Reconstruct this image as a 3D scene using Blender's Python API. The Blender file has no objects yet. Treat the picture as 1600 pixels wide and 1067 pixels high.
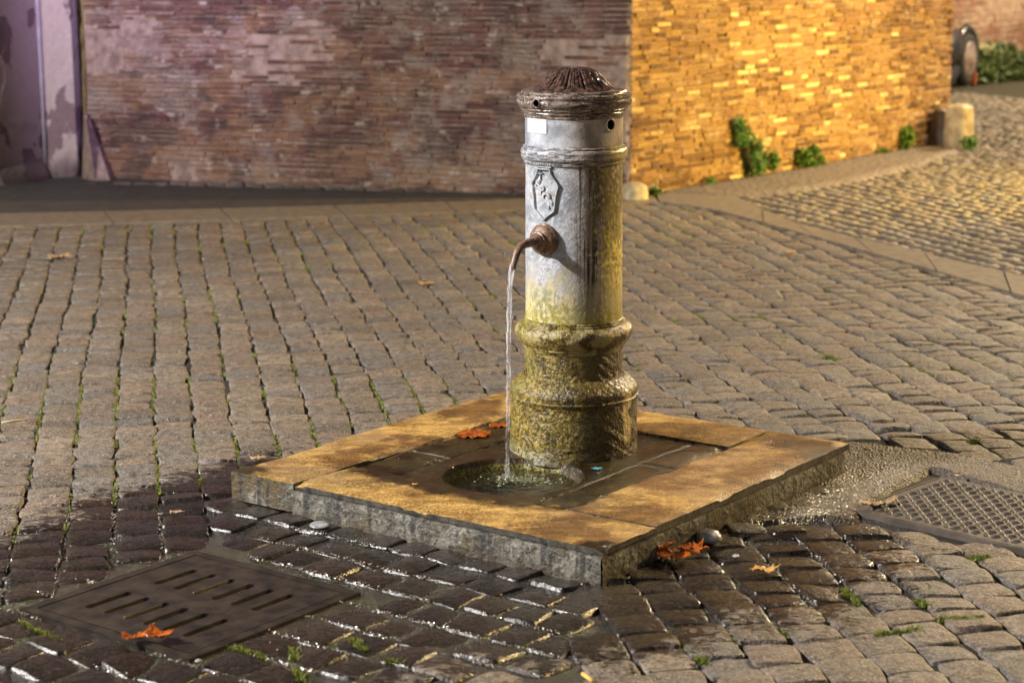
import bpy, math, random
import numpy as np
from mathutils import Matrix, Vector
R = math.radians
random.seed(7); RNG = np.random.default_rng(7)
scene = bpy.context.scene
COL = scene.collection

# ------------------------------------------------------------------ camera, sky, lights, exposure
FPX, PITCH, ROLL, CH = 3017.0, 0.1959, -0.00456, 1.505
fw = np.array([0, math.cos(PITCH), -math.sin(PITCH)]); _rt = np.array([1.0, 0, 0]); _up = np.cross(_rt, fw)
rt = _rt*math.cos(ROLL) + _up*math.sin(ROLL); up = -_rt*math.sin(ROLL) + _up*math.cos(ROLL)
cam_d = bpy.data.cameras.new('camera'); cam = bpy.data.objects.new('camera', cam_d); COL.objects.link(cam)
cam_d.sensor_width = 36; cam_d.lens = FPX/1600*36; cam_d.clip_end = 800; cam_d.clip_start = .05
cam.matrix_world = Matrix(((rt[0], up[0], -fw[0], 0), (rt[1], up[1], -fw[1], 0), (rt[2], up[2], -fw[2], CH), (0, 0, 0, 1)))
cam_d.dof.use_dof = True; cam_d.dof.focus_distance = 5.5; cam_d.dof.aperture_fstop = 4.0
scene.camera = cam

SUN_FROM = Vector((-.90, -.36, .52)).normalized()      # towards the light
el = math.asin(SUN_FROM.z); az = math.atan2(SUN_FROM.x, SUN_FROM.y)
w = bpy.data.worlds.new('World'); scene.world = w; w.use_nodes = True
nt = w.node_tree; bg = nt.nodes['Background']; sky = nt.nodes.new('ShaderNodeTexSky')
sky.sky_type = 'NISHITA'; sky.sun_disc = False; sky.sun_elevation = el; sky.sun_rotation = az
nt.links.new(sky.outputs[0], bg.inputs[0]); bg.inputs[1].default_value = 0.014
sd = bpy.data.lights.new('sun', 'SUN'); sd.energy = .4; sd.angle = R(12); sd.color = (1, .90, .80)
so = bpy.data.objects.new('sun', sd); COL.objects.link(so); so.rotation_euler = SUN_FROM.to_track_quat('Z', 'Y').to_euler()

def lamp(name, loc, target, power, color, size=.12, spot=None, blend=.6):
    d = bpy.data.lights.new(name, 'SPOT' if spot else 'POINT'); d.energy = power; d.color = color; d.shadow_soft_size = size
    if spot: d.spot_size = R(spot); d.spot_blend = blend
    o = bpy.data.objects.new(name, d); COL.objects.link(o); o.location = loc
    o.rotation_euler = (Vector(loc) - Vector(target)).to_track_quat('Z', 'Y').to_euler(); return o
# low sodium floodlight, unseen, aimed at the right wall, purple-white lamp high on the facade to the left
lamp('unseen_sodium_floodlight', (5.3, 11.6, .70), (1.7, 13.1, 1.35), 900, (1, .66, .085), .10, 100, .5)
lamp('purple_facade_lamp', (-1.9, 11.4, 3.6), (-2.1, 13.45, 2.2), 800, (.64, .46, 1), .2, 66, 1.0)
lamp('front_fill', (3.2, -1.8, 4.6), (0, 7, 0), 190, (1, .84, .62), .25)  # added fill from behind the camera, lifts the shaded sides
lamp('lane_street_lamp', (13.0, 12.6, 6.0), (1, 6.5, 0), 8600, (1, .70, .30), .15)
lamp('far_lane_lamp', (10.5, 23, 7.5), (1, 8, 0), 6500, (1, .80, .52), .15)
lamp('piazza_lantern', (-5.9, 4.05, 4.05), (0, 6, 0), 3300, (1, .95, .91), .12)
vs = scene.view_settings; vs.view_transform = 'Standard'; vs.look = 'None'; vs.gamma = 1; vs.use_curve_mapping = False; vs.exposure = 0.5

# ------------------------------------------------------------------ geometry helpers
def G(x, y, z=0.0):                                     # a point on the level z seen at a pixel of the photograph (survey of the place)
    d = fw + rt*(x-800)/FPX - up*(y-533.5)/FPX
    t = (z-CH)/d[2]; return np.array([0, 0, CH]) + d*t
def zat(X, Y, ypx):
    lo, hi = -1, 3
    for _ in range(40):
        m = (lo+hi)/2; P = np.array([X, Y, m-CH]); yy = 533.5 - FPX*(P@up)/(P@fw)
        if yy > ypx: lo = m
        else: hi = m
    return lo
def _h(i, j, s):
    n = (i*374761393 + j*668265263 + s*1442695041).astype(np.int64) & 0xffffffff
    n = (n ^ (n >> 13))*1274126177 & 0xffffffff
    return ((n ^ (n >> 16)) & 0xffff)/65535.0
def vn(x, y, s=0):
    x = np.asarray(x, float); y = np.asarray(y, float)
    i = np.floor(x).astype(np.int64); j = np.floor(y).astype(np.int64); u = x-i; v = y-j; u = u*u*(3-2*u); v = v*v*(3-2*v)
    return (_h(i, j, s)*(1-u)+_h(i+1, j, s)*u)*(1-v) + (_h(i, j+1, s)*(1-u)+_h(i+1, j+1, s)*u)*v
def fbm(x, y, s=0, o=3):
    r = 0; a = .5
    for k in range(o): r = r+a*(vn(x*2**k, y*2**k, s+k)-.5); a *= .5
    return r*2
def link(o, parent):
    COL.objects.link(o)
    if parent is not None: o.parent = parent
    return o
def obj(name, V, F, mat, parent=None, origin=None, smooth=True, attrs=None):
    """V in world space; stored relative to origin (the parent's place when there is a parent)"""
    V = np.asarray(V, float)
    if origin is None: origin = parent['_o'] if parent is not None and '_o' in parent else (0, 0, 0)
    V = V - np.array(origin, float)
    me = bpy.data.meshes.new(name)
    if isinstance(F, np.ndarray):
        nf, k = F.shape
        me.vertices.add(len(V)); me.vertices.foreach_set('co', V.ravel())
        me.loops.add(nf*k); me.loops.foreach_set('vertex_index', F.ravel().astype(np.int32))
        me.polygons.add(nf); me.polygons.foreach_set('loop_start', np.arange(0, nf*k, k, dtype=np.int32))
        me.update(calc_edges=True); me.validate()
    else:
        me.from_pydata(V.tolist(), [], F); me.update()
    me.polygons.foreach_set('use_smooth', [smooth]*len(me.polygons))
    for k, a in (attrs or {}).items():
        if len(a) == len(me.vertices):
            at = me.attributes.new(k, 'FLOAT', 'POINT'); at.data.foreach_set('value', np.asarray(a, np.float32))
    me.materials.append(mat)
    o = bpy.data.objects.new(name, me); o.location = (0, 0, 0) if parent is not None else origin
    return link(o, parent)
def thing(name, loc, label, cat, group=None):
    o = bpy.data.objects.new(name, None); o.empty_display_size = .1; COL.objects.link(o); o.location = loc; o['_o'] = list(map(float, loc))
    o['label'] = label; o['category'] = cat
    if group: o['group'] = group
    return o
def tag(o, label=None, cat=None, group=None, kind=None):
    for k, v in (('label', label), ('category', cat), ('group', group), ('kind', kind)):
        if v: o[k] = v
    return o
class MB:
    def __init__(s): s.V = []; s.F = []; s.A = []
    def add(s, V, F, a=0.0):
        b = len(s.V); s.V += [tuple(map(float, v)) for v in V]; s.F += [tuple(int(i)+b for i in f) for f in F]
        s.A += [a]*len(V)
    def box(s, c, ax, ay, az_, hx, hy, hz, a=0.0):
        c, ax, ay, az_ = map(lambda q: np.array(q, float), (c, ax, ay, az_)); P = []
        for k in (-1, 1):
            for j in (-1, 1):
                for i in (-1, 1): P.append(c+ax*hx*i+ay*hy*j+az_*hz*k)
        s.add(P, [(0, 2, 3, 1), (4, 5, 7, 6), (0, 1, 5, 4), (2, 6, 7, 3), (0, 4, 6, 2), (1, 3, 7, 5)], a)
    def tube(s, pts, rad, n=12, cap=True, a=0.0, wob=0.0):
        pts = [np.array(p, float) for p in pts]; V = []; F = []
        if np.isscalar(rad): rad = [rad]*len(pts)
        prev = None
        for i, p in enumerate(pts):
            t = pts[min(i+1, len(pts)-1)]-pts[max(i-1, 0)]; t /= np.linalg.norm(t)+1e-9
            if prev is None:
                q = np.array([0, 0, 1.]) if abs(t[2]) < .9 else np.array([1., 0, 0]); u = np.cross(t, q)
            else: u = prev-t*(prev@t)
            u /= np.linalg.norm(u); prev = u; v = np.cross(t, u)
            for k in range(n):
                an = 2*math.pi*k/n; rr = rad[i]*(1+wob*(random.random()-.5)); V.append(p+(u*math.cos(an)+v*math.sin(an))*rr)
        for i in range(len(pts)-1):
            for k in range(n): F.append((i*n+k, i*n+(k+1) % n, (i+1)*n+(k+1) % n, (i+1)*n+k))
        if cap: F.append(tuple(range(n))[::-1]); F.append(tuple((len(pts)-1)*n+k for k in range(n)))
        s.add(V, F, a)
    def build(s, name, mat, parent=None, origin=None, smooth=False, attr=None):
        return obj(name, s.V, s.F, mat, parent, origin, smooth, {attr: s.A} if attr else None)
def autosmooth(o, ang=35):
    me = o.data; me.polygons.foreach_set('use_smooth', [True]*len(me.polygons)); me.set_sharp_from_angle(angle=R(ang)); return o

# ------------------------------------------------------------------ materials
class M:
    def __init__(s, name):
        s.m = bpy.data.materials.new(name); s.m.use_nodes = True; s.t = s.m.node_tree; s.b = s.t.nodes['Principled BSDF']; s._c = None
    def put(s, sock, v):
        if isinstance(v, bpy.types.NodeSocket): s.t.links.new(v, sock)
        elif v is not None:
            if sock.type == 'RGBA' and not np.isscalar(v): v = tuple(v)[:3]+(1,)
            sock.default_value = v
    def co(s):
        if s._c is None: s._c = s.t.nodes.new('ShaderNodeTexCoord').outputs['Object']
        return s._c
    def map(s, sc=(1, 1, 1), rot=(0, 0, 0), vec=None):
        n = s.t.nodes.new('ShaderNodeMapping'); s.put(n.inputs['Vector'], vec or s.co()); n.inputs['Scale'].default_value = sc; n.inputs['Rotation'].default_value = rot; return n.outputs[0]
    def noise(s, scale, detail=4, vec=None, rough=.55, dist=0):
        n = s.t.nodes.new('ShaderNodeTexNoise'); s.put(n.inputs['Vector'], vec or s.co()); n.inputs['Scale'].default_value = scale
        n.inputs['Detail'].default_value = detail; n.inputs['Roughness'].default_value = rough; n.inputs['Distortion'].default_value = dist; return n.outputs['Fac']
    def vor(s, scale, vec=None, out='Distance', feat='F1', rnd=1):
        n = s.t.nodes.new('ShaderNodeTexVoronoi'); n.feature = feat; s.put(n.inputs['Vector'], vec or s.co()); n.inputs['Scale'].default_value = scale
        n.inputs['Randomness'].default_value = rnd; return n.outputs[out]
    def math(s, op, a, b=None, c=None):
        n = s.t.nodes.new('ShaderNodeMath'); n.operation = op; s.put(n.inputs[0], a)
        if b is not None: s.put(n.inputs[1], b)
        if c is not None: s.put(n.inputs[2], c)
        return n.outputs[0]
    def rng(s, v, a, b, c=0.0, d=1.0):
        n = s.t.nodes.new('ShaderNodeMapRange'); n.interpolation_type = 'SMOOTHSTEP'; s.put(n.inputs[0], v)
        for i, q in zip((1, 2, 3, 4), (a, b, c, d)): n.inputs[i].default_value = q
        return n.outputs[0]
    def mix(s, f, a, b, mode='MIX'):
        n = s.t.nodes.new('ShaderNodeMix'); n.data_type = 'RGBA'; n.blend_type = mode
        s.put(n.inputs[0], f); s.put(n.inputs[6], a); s.put(n.inputs[7], b); return n.outputs[2]
    def attr(s, name):
        n = s.t.nodes.new('ShaderNodeAttribute'); n.attribute_name = name; return n.outputs['Fac']
    def xyz(s, vec=None):
        n = s.t.nodes.new('ShaderNodeSeparateXYZ'); s.put(n.inputs[0], vec or s.co()); return n.outputs
    def bump(s, h, strength=.5, dist=.01, nrm=None):
        n = s.t.nodes.new('ShaderNodeBump'); s.put(n.inputs['Height'], h); n.inputs['Strength'].default_value = strength; n.inputs['Distance'].default_value = dist
        if nrm is not None: s.put(n.inputs['Normal'], nrm)
        s.put(s.b.inputs['Normal'], n.outputs[0]); return n.outputs[0]
    def out(s, color=None, rough=None, **kw):
        s.put(s.b.inputs['Base Color'], color); s.put(s.b.inputs['Roughness'], rough)
        for k, v in kw.items(): s.put(s.b.inputs[k.replace('_', ' ')], v)
        return s.m

def mat_cobble():
    m = M('cobble_basalt'); t = m.attr('tint'); wet = m.attr('wet')
    c = m.mix(t, (.072, .060, .047), (.205, .165, .122))
    t2 = m.math('FRACT', m.math('MULTIPLY', t, 17.3)); c = m.mix(m.rng(t2, .72, .78, 0, .5), c, (.17, .115, .080)); c = m.mix(m.rng(t2, .24, .18, 0, .6), c, (.115, .115, .110))
    n1 = m.noise(34, 6); n2 = m.noise(160, 3); n3 = m.noise(5, 3); n4 = m.noise(11, 4)
    c = m.mix(m.rng(n1, .40, .62), c, m.mix(.6, c, (.03, .024, .02)))
    c = m.mix(m.rng(n2, .54, .66, 0, .6), c, (.40, .32, .25))
    c = m.mix(m.rng(n2, .46, .36, 0, .6), c, (.035, .028, .024))
    c = m.mix(m.rng(n3, .55, .75, 0, .45), c, (.16, .13, .12))
    w_ = m.rng(m.math('ADD', wet, m.math('ADD', m.math('MULTIPLY', m.math('SUBTRACT', n4, .5), 1.3), m.math('MULTIPLY', m.math('SUBTRACT', m.noise(38, 4, m.map((1, 2.2, 1))), .5), 1.2))), .34, .66)
    drips = m.math('MULTIPLY', m.rng(m.noise(26, 2), .62, .66), m.rng(wet, .02, .15))
    w_ = m.math('MAXIMUM', w_, m.math('MULTIPLY', drips, .8))
    cw = m.mix(1.0, c, (.17, .145, .125), 'MULTIPLY')
    col = m.mix(w_, c, cw)
    h = m.math('MULTIPLY', m.math('ADD', m.math('MULTIPLY', n1, 1.0), m.math('MULTIPLY', n2, .35)), m.math('SUBTRACT', 1.0, m.math('MULTIPLY', w_, .55)))
    m.bump(h, .9, .010)
    rg = m.mix(w_, (.62,)*3, m.mix(m.rng(n1, .4, .7), (.20,)*3, (.42,)*3))
    return m.out(col, rg, Specular_IOR_Level=.5)
def mat_joint():
    m = M('joint_sand'); wet = m.attr('wet')
    n = m.noise(150, 5); n2 = m.noise(6, 3); v = m.vor(210)
    c = m.mix(n, (.018, .015, .011), (.070, .056, .040))
    c = m.mix(m.math('MULTIPLY', m.rng(n2, .5, .62), m.rng(m.noise(60, 3), .45, .6)), c, (.045, .075, .012))
    w_ = m.rng(m.math('ADD', wet, m.math('MULTIPLY', m.math('SUBTRACT', n2, .5), .8)), .4, .6)
    c = m.mix(w_, c, m.mix(1, c, (.75, .72, .7), 'MULTIPLY'))
    m.bump(m.math('ADD', v, n), 1.0, .012)
    return m.out(c, m.mix(w_, (.9,)*3, (.24,)*3))
def mat_travertine():
    m = M('travertine'); wet = m.attr('wet'); n = m.noise(9, 6, m.map((1, 2.2, 3))); p = m.noise(70, 4, m.map((1, 2.5, 1), (0, 0, .646))); pit = m.vor(55)
    n25 = m.noise(28, 6, m.map((1, 1.6, 1))); n120 = m.noise(150, 4)
    c = m.mix(m.rng(n, .35, .65), (.22, .120, .026), (.50, .305, .075))  # ochre stone, with the yellow lamp's gold also put into the colour
    c = m.mix(m.rng(n25, .54, .70, 0, .8), c, (.20, .105, .030))
    c = m.mix(m.rng(n25, .44, .30, 0, .6), c, (.70, .50, .20))
    c = m.mix(m.rng(n120, .54, .66, 0, .7), c, (.16, .09, .03))
    c = m.mix(m.rng(n120, .45, .36, 0, .45), c, (.74, .58, .30))
    c = m.mix(m.rng(p, .55, .72, 0, .8), c, (.20, .115, .045))
    c = m.mix(m.rng(p, .34, .26, 0, .6), c, (.66, .50, .26))
    c = m.mix(m.rng(m.noise(3.2, 4), .5, .68, 0, .55), c, (.30, .19, .10))
    w_ = m.rng(m.math('ADD', wet, m.math('MULTIPLY', m.math('SUBTRACT', m.noise(11, 7), .5), 1.5)), .30, .72)
    cw = m.mix(m.rng(m.noise(6, 4), .4, .6), (.026, .014, .006), (.026, .023, .007))
    cw = m.mix(m.rng(n25, .5, .66, 0, .6), cw, (.085, .046, .014))
    c = m.mix(m.math('MULTIPLY', w_, .97), c, cw)
    c = m.mix(m.rng(m.xyz()[2], .064, .056), c, m.mix(m.rng(n120, .42, .58), (.035, .028, .008), (.20, .17, .035)))
    c = m.mix(m.rng(m.noise(4.5, 7, m.map((1, 1, 1)), .65), .48, .60, 0, .9), c, m.mix(1, c, (.34, .26, .22), 'MULTIPLY'))
    c = m.mix(m.rng(m.vor(38, m.map((1, 1.5, 1))), .16, .08, 0, .75), c, (.10, .05, .015))
    m.bump(m.math('ADD', m.math('ADD', m.math('MULTIPLY', p, .8), n120), m.rng(pit, 0, .25)), .8, .005)
    return m.out(c, m.mix(w_, m.mix(n25, (.22,)*3, (.5,)*3), m.mix(p, (.10,)*3, (.30,)*3)), Specular_IOR_Level=.4)
def mat_plinth_side():
    m = M('travertine_face'); n = m.noise(12, 6); p = m.noise(60, 4); z = m.xyz(m.map())[2]
    c = m.mix(m.rng(n, .35, .65), (.07, .062, .048), (.21, .20, .165))
    c = m.mix(m.rng(p, .48, .62, 0, .9), c, (.04, .035, .028))
    c = m.mix(m.rng(m.noise(170, 3), .56, .68, 0, .5), c, (.36, .35, .30))
    c = m.mix(m.rng(m.noise(5, 3), .52, .62, 0, .8), c, (.08, .055, .02))
    st = m.noise(5, 3, m.map((6, 6, .6)))
    c = m.mix(m.rng(st, .50, .62, 0, .85), c, (.025, .023, .022))
    c = m.mix(m.rng(m.math('ADD', z, m.math('MULTIPLY', n, .05)), .05, .02, 0, .7), c, (.05, .038, .022))
    m.bump(m.math('ADD', p, n), .9, .008)
    return m.out(c, m.mix(st, (.25,)*3, (.75,)*3))
def mat_iron(kind):
    """painted cast iron with lichen, runs, wear and side light put into the colour; object space has its origin at the fountain's foot"""
    m = M('fountain_'+kind); x, y, z = m.xyz()[:3]; n = m.noise(16, 6); f = m.noise(75, 5); g = m.noise(5, 3)
    vst = m.noise(20, 4, m.map((1, 1, .07))); speck = m.noise(130, 3)
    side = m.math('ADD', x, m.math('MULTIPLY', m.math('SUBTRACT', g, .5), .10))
    paint_cool_lit = m.mix(m.rng(n, .35, .65), (.20, .225, .26), (.44, .46, .50))
    paint_warm_lit = m.mix(m.rng(n, .35, .65), (.23, .185, .155), (.44, .375, .32))
    c = m.mix(m.rng(side, -.05, .06), paint_cool_lit, paint_warm_lit)  # cool light on the left, warm on the right, put into the paint
    rough = .42
    if kind == 'shaft':
        c = m.mix(m.rng(f, .50, .66, 0, .45), c, (.62, .62, .62))
        c = m.mix(m.math('MULTIPLY', m.rng(speck, .58, .66, 0, .7), m.rng(n, .46, .6)), c, (.09, .08, .075))
        c = m.mix(m.math('MULTIPLY', m.rng(n, .52, .60), m.rng(f, .47, .58)), c, (.24, .23, .24))
        blk = m.noise(7, 5, m.map((1, 1, .8))); c = m.mix(m.rng(blk, .55, .68, 0, .5), c, (.22, .20, .20))
        # drips to the right of the middle
        vst2 = m.noise(95, 3, m.map((1, 1, .028)), dist=.3)
        dr = m.math('MULTIPLY', m.rng(vst2, .520, .555), m.rng(side, -.01, .025))
        dr = m.math('MULTIPLY', dr, m.rng(m.math('ADD', z, m.math('MULTIPLY', vst, .45)), .72, .84))
        c = m.mix(m.math('MULTIPLY', m.math('MULTIPLY', m.rng(vst, .48, .60), m.rng(side, .0, .07)), .55), c, (.17, .12, .09))
        c = m.mix(m.math('MULTIPLY', dr, .95), c, (.025, .018, .014))
        ly = m.math('MULTIPLY', m.rng(m.math('ADD', side, m.math('MULTIPLY', m.math('SUBTRACT', f, .5), .16)), .055, .095), m.rng(m.math('ADD', vst2, m.math('MULTIPLY', f, .35)), .55, .64))
        c = m.mix(m.math('MULTIPLY', ly, .9), c, m.mix(m.rng(f, .4, .6), (.26, .20, .02), (.74, .62, .16)))  # lichen streaks, with the yellow light of the right edge painted in
        tp = m.math('MULTIPLY', m.rng(m.math('ADD', z, m.math('MULTIPLY', n, .35)), .84, .98), m.rng(side, .02, .05))
        c = m.mix(m.math('MULTIPLY', tp, m.rng(f, .40, .52)), c, (.13, .095, .02))
        low = m.rng(m.math('ADD', z, m.math('MULTIPLY', m.math('SUBTRACT', n, .5), .34)), .66, .50)
        c = m.mix(m.math('MULTIPLY', low, .9), c, m.mix(m.rng(m.math('ADD', vst, m.math('MULTIPLY', f, .5)), .65, .85), (.60, .50, .26), (.27, .255, .14)))
        fx = m.rng(m.math('ABSOLUTE', m.math('ADD', x, .088)), .045, .02)
        grn = m.math('MULTIPLY', fx, m.rng(z, .60, .54)); grn = m.math('MULTIPLY', grn, m.rng(f, .35, .6))
        c = m.mix(m.math('MULTIPLY', grn, .8), c, (.16, .17, .05))
        mo = m.math('MULTIPLY', m.rng(m.math('ADD', z, m.math('MULTIPLY', m.math('SUBTRACT', n, .5), .24)), .535, .455), m.rng(f, .36, .56))
        c = m.mix(mo, c, m.mix(speck, (.10, .09, .01), (.46, .40, .03)))
    elif kind == 'drum':
        c = m.mix(m.rng(f, .56, .66, 0, .5), c, (.20, .19, .19))
        lo = m.math('MULTIPLY', m.rng(z, .93, .88), m.rng(side, .0, .09))
        c = m.mix(m.math('MULTIPLY', lo, m.rng(f, .38, .55)), c, (.10, .07, .04))
    elif kind == 'ring':
        c = m.mix(m.rng(m.noise(40, 5, m.map((1, 1, 5))), .40, .60, 0, .9), c, (.075, .055, .045))
        c = m.mix(m.rng(speck, .60, .66, 0, .6), c, (.5, .5, .48))
        c = m.mix(m.math('MULTIPLY', m.rng(side, .08, .13), m.rng(f, .4, .6)), c, (.40, .31, .05)); rough = .35  # yellow light on the right edge put into the ring's colour
    elif kind == 'rim':
        c = m.mix(m.rng(m.noise(34, 5, m.map((1, 1, 5))), .38, .60), (.21, .165, .135), (.050, .030, .024)); c = m.mix(m.rng(speck, .56, .64, 0, .6), c, (.42, .38, .34))
        c = m.mix(m.rng(n, .55, .7, 0, .5), c, (.26, .22, .20)); rough = .22
    elif kind == 'cap':
        c = m.mix(m.rng(f, .4, .6), (.115, .062, .047), (.028, .018, .015)); c = m.mix(m.rng(speck, .60, .70, 0, .3), c, (.3, .22, .2)); rough = .14
    else:                                                # base and lower ring
        c = m.mix(m.rng(f, .36, .66), (.075, .050, .012), (.28, .20, .036))
        c = m.mix(m.rng(n, .46, .62, 0, .85), c, (.050, .034, .012))
        c = m.mix(m.rng(m.noise(9, 4), .52, .64, 0, .7), c, (.20, .19, .05))
        c = m.mix(m.rng(speck, .52, .66, 0, .55), c, (.50, .40, .10))
        c = m.mix(m.rng(speck, .47, .38, 0, .6), c, (.022, .017, .008))
        c = m.mix(m.rng(m.math('ADD', x, m.math('MULTIPLY', m.math('SUBTRACT', n, .5), .25)), -.12, .06, 0, .72), c, (.035, .023, .008))  # shade on the side away from the left lamp painted in
        if kind == 'collar':
            c = m.mix(m.rng(m.noise(22, 4), .46, .58, 0, .65), c, m.mix(n, (.50, .41, .17), (.32, .28, .15)))
        bx = m.math('ABSOLUTE', m.math('ADD', m.math('SUBTRACT', x, .152), m.math('MULTIPLY', m.math('SUBTRACT', n, .5), .06)))
        bare = m.math('MULTIPLY', m.rng(bx, .013, .009), m.math('MULTIPLY', m.rng(z, .11, .13), m.rng(z, .285, .25)))
        c = m.mix(m.math('MULTIPLY', bare, .9), c, (.55, .43, .22))
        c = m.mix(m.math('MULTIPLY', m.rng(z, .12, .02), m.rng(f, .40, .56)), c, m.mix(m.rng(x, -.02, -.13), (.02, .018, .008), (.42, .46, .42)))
        rough = m.mix(f, (.12,)*3, (.5,)*3)
    m.bump(m.math('ADD', m.math('MULTIPLY', n, .3), m.math('ADD', f, m.math('MULTIPLY', speck, .6))), {'base': .9, 'collar': .8, 'ring': .35, 'shaft': .28, 'rim': .18, 'cap': .3}.get(kind, .15), .007)
    return m.out(c, rough)
def mat_brick(cols, patch, name, pf=.75, ochre=None):
    m = M(name); t = m.attr('tint'); n = m.noise(22, 5); f = m.noise(90, 4); g = m.noise(1.5, 4, m.map((1, 1, 1.3)))
    c = m.mix(m.rng(t, 0, .33), cols[0], cols[1]); c = m.mix(m.rng(t, .33, .66), c, cols[2]); c = m.mix(m.rng(t, .7, .95), c, cols[3])
    c = m.mix(m.rng(n, .5, .7, 0, .6), c, m.mix(1, c, (.4, .35, .35), 'MULTIPLY'))
    pm = m.rng(m.math('ADD', g, m.math('MULTIPLY', m.math('SUBTRACT', n, .5), .3)), .52, .60)
    c = m.mix(m.math('MULTIPLY', pm, pf), c, patch)
    g2 = m.noise(1.1, 4, m.map((1, 1, 1.6), (0, 0, .9)))
    c = m.mix(m.rng(g2, .55, .66, 0, .55), c, m.mix(1, c, (.45, .33, .25), 'MULTIPLY'))
    if ochre:
        z = m.xyz()[2]; o1 = m.noise(2.1, 5, m.map((1, 1, 1.8), (0, 0, .4))); o2 = m.noise(3.3, 5, m.map((1, 1, 1.4), (0, 0, 1.4)))
        c = m.mix(m.math('MULTIPLY', m.rng(m.math('SUBTRACT', o1, m.math('MULTIPLY', z, .12)), .40, .50), .4), c, ochre)
        c = m.mix(m.rng(o2, .55, .64, 0, .5), c, m.mix(n, (.22, .18, .155), (.34, .29, .245)))
        c = m.mix(m.rng(o2, .48, .38, 0, .75), c, (.060, .032, .026))
    c = m.mix(m.rng(f, .6, .75, 0, .4), c, (.5, .43, .36))
    c = m.mix(m.rng(m.noise(45, 4, m.map((1, 1, 2.2))), .56, .70, 0, .75), c, m.mix(1, c, (.35, .27, .25), 'MULTIPLY'))
    c = m.mix(m.rng(m.noise(9, 4, m.map((1, 1, 1.5))), .58, .70, 0, .55), c, (.5, .42, .34))
    m.bump(m.math('ADD', n, f), 1.0, .02); return m.out(c, .8)
def mat_simple(name, a, b, scale=20, rough=.6, bump=.4, bd=.005, **kw):
    m = M(name); n = m.noise(scale, 5); c = m.mix(m.rng(n, .3, .7), a, b); m.bump(m.math('ADD', n, m.math('MULTIPLY', m.noise(scale*6, 3), .4)), bump, bd); return m.out(c, rough, **kw)

MT = {}
MT['cobble'] = mat_cobble(); MT['joint'] = mat_joint(); MT['trav'] = mat_travertine(); MT['side'] = mat_plinth_side(); MT['nosing'] = mat_simple('dark_edge', (.022, .020, .018), (.085, .075, .06), 40, .3, .8, .006)  # nosing: darker tone for the set-back top strip of the slabs
for k in ('shaft', 'drum', 'ring', 'rim', 'cap', 'base', 'collar'): MT[k] = mat_iron(k)
MT['brick_l'] = mat_brick([(.065, .026, .022), (.115, .046, .036), (.16, .075, .054), (.23, .145, .11)], (.22, .17, .135), 'old_brick', ochre=(.33, .175, .075))
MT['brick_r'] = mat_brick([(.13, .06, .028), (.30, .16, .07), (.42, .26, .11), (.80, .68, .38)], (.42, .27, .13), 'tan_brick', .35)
MT['brick_f'] = mat_brick([(.16, .08, .06), (.22, .11, .08), (.27, .15, .11), (.3, .2, .15)], (.24, .17, .14), 'far_brick')
MT['mortar'] = mat_simple('old_mortar', (.13, .085, .065), (.27, .20, .155), 14, .9, .8, .01)
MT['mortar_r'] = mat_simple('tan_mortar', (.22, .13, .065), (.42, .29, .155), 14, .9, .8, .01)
def mat_plaster():
    m = M('peeling_plaster'); n = m.noise(2.6, 5, m.map((1, 1, .8))); f = m.noise(30, 5); z = m.xyz()[2]
    c = m.mix(f, (.28, .235, .19), (.41, .34, .28))
    k = m.rng(m.math('ADD', n, m.math('MULTIPLY', m.rng(z, .9, .1), .10)), .555, .575)
    c = m.mix(k, c, m.mix(f, (.12, .085, .08), (.20, .14, .12)))
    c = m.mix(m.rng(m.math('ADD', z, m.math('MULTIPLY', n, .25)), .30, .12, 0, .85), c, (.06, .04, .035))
    m.bump(m.math('ADD', m.math('MULTIPLY', k, -1.0), f), .6, .012); return m.out(c, .8)
MT['plaster'] = mat_plaster()
def mat_asphalt(name, a, b, rough, bump=.8, sc=120):
    m = M(name); wet = m.attr('wet'); v = m.vor(sc); n = m.noise(sc*1.3, 4); g = m.noise(3, 4)
    c = m.mix(n, a, b); c = m.mix(m.rng(g, .5, .7, 0, .5), c, m.mix(1, c, (.6, .6, .6), 'MULTIPLY'))
    m.bump(m.math('ADD', v, m.math('MULTIPLY', n, .6)), bump, .010)
    return m.out(m.mix(wet, c, m.mix(1, c, (.55, .5, .45), 'MULTIPLY')), m.mix(wet, (rough,)*3, (.14,)*3))
MT['asphalt'] = mat_asphalt('coarse_asphalt', (.06, .05, .042), (.19, .155, .125), .6, 1.0, 130)
MT['dark'] = mat_asphalt('dark_strip', (.006, .005, .005), (.060, .052, .047), .7, 1.0, 11)
MT['gutter'] = mat_simple('gutter_stone', (.09, .070, .050), (.16, .125, .090), 18, .7, .4, .006)
MT['pave'] = mat_asphalt('lane_pavement', (.05, .036, .027), (.20, .155, .115), .7, 1.0, 22)
MT['iron'] = mat_simple('drain_iron', (.009, .007, .005), (.034, .025, .016), 16, .40, .5, .004)
MT['plate'] = mat_simple('tread_plate_iron', (.045, .037, .031), (.095, .078, .064), 16, .48, .4, .003)
MT['spout'] = mat_simple('rusty_spout', (.07, .038, .022), (.27, .165, .11), 60, .38, .6, .003)
MT['white'] = mat_simple('white_sticker', (.55, .55, .56), (.66, .66, .66), 30, .4, .05)
MT['black'] = mat_simple('black_hole', (.004, .004, .004), (.01, .01, .01), 30, .8, .1)
MT['moss'] = mat_simple('moss_green', (.07, .10, .012), (.24, .27, .03), 60, .6, .3)
MT['ivy'] = mat_simple('wall_plant_leaf', (.05, .13, .015), (.13, .26, .035), 12, .5, .2)
MT['hedge'] = mat_simple('hedge_leaf', (.025, .05, .012), (.08, .12, .04), 6, .6, .2)
MT['stem'] = mat_simple('plant_stem', (.06, .045, .02), (.1, .07, .03), 20, .7, .2)
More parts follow.
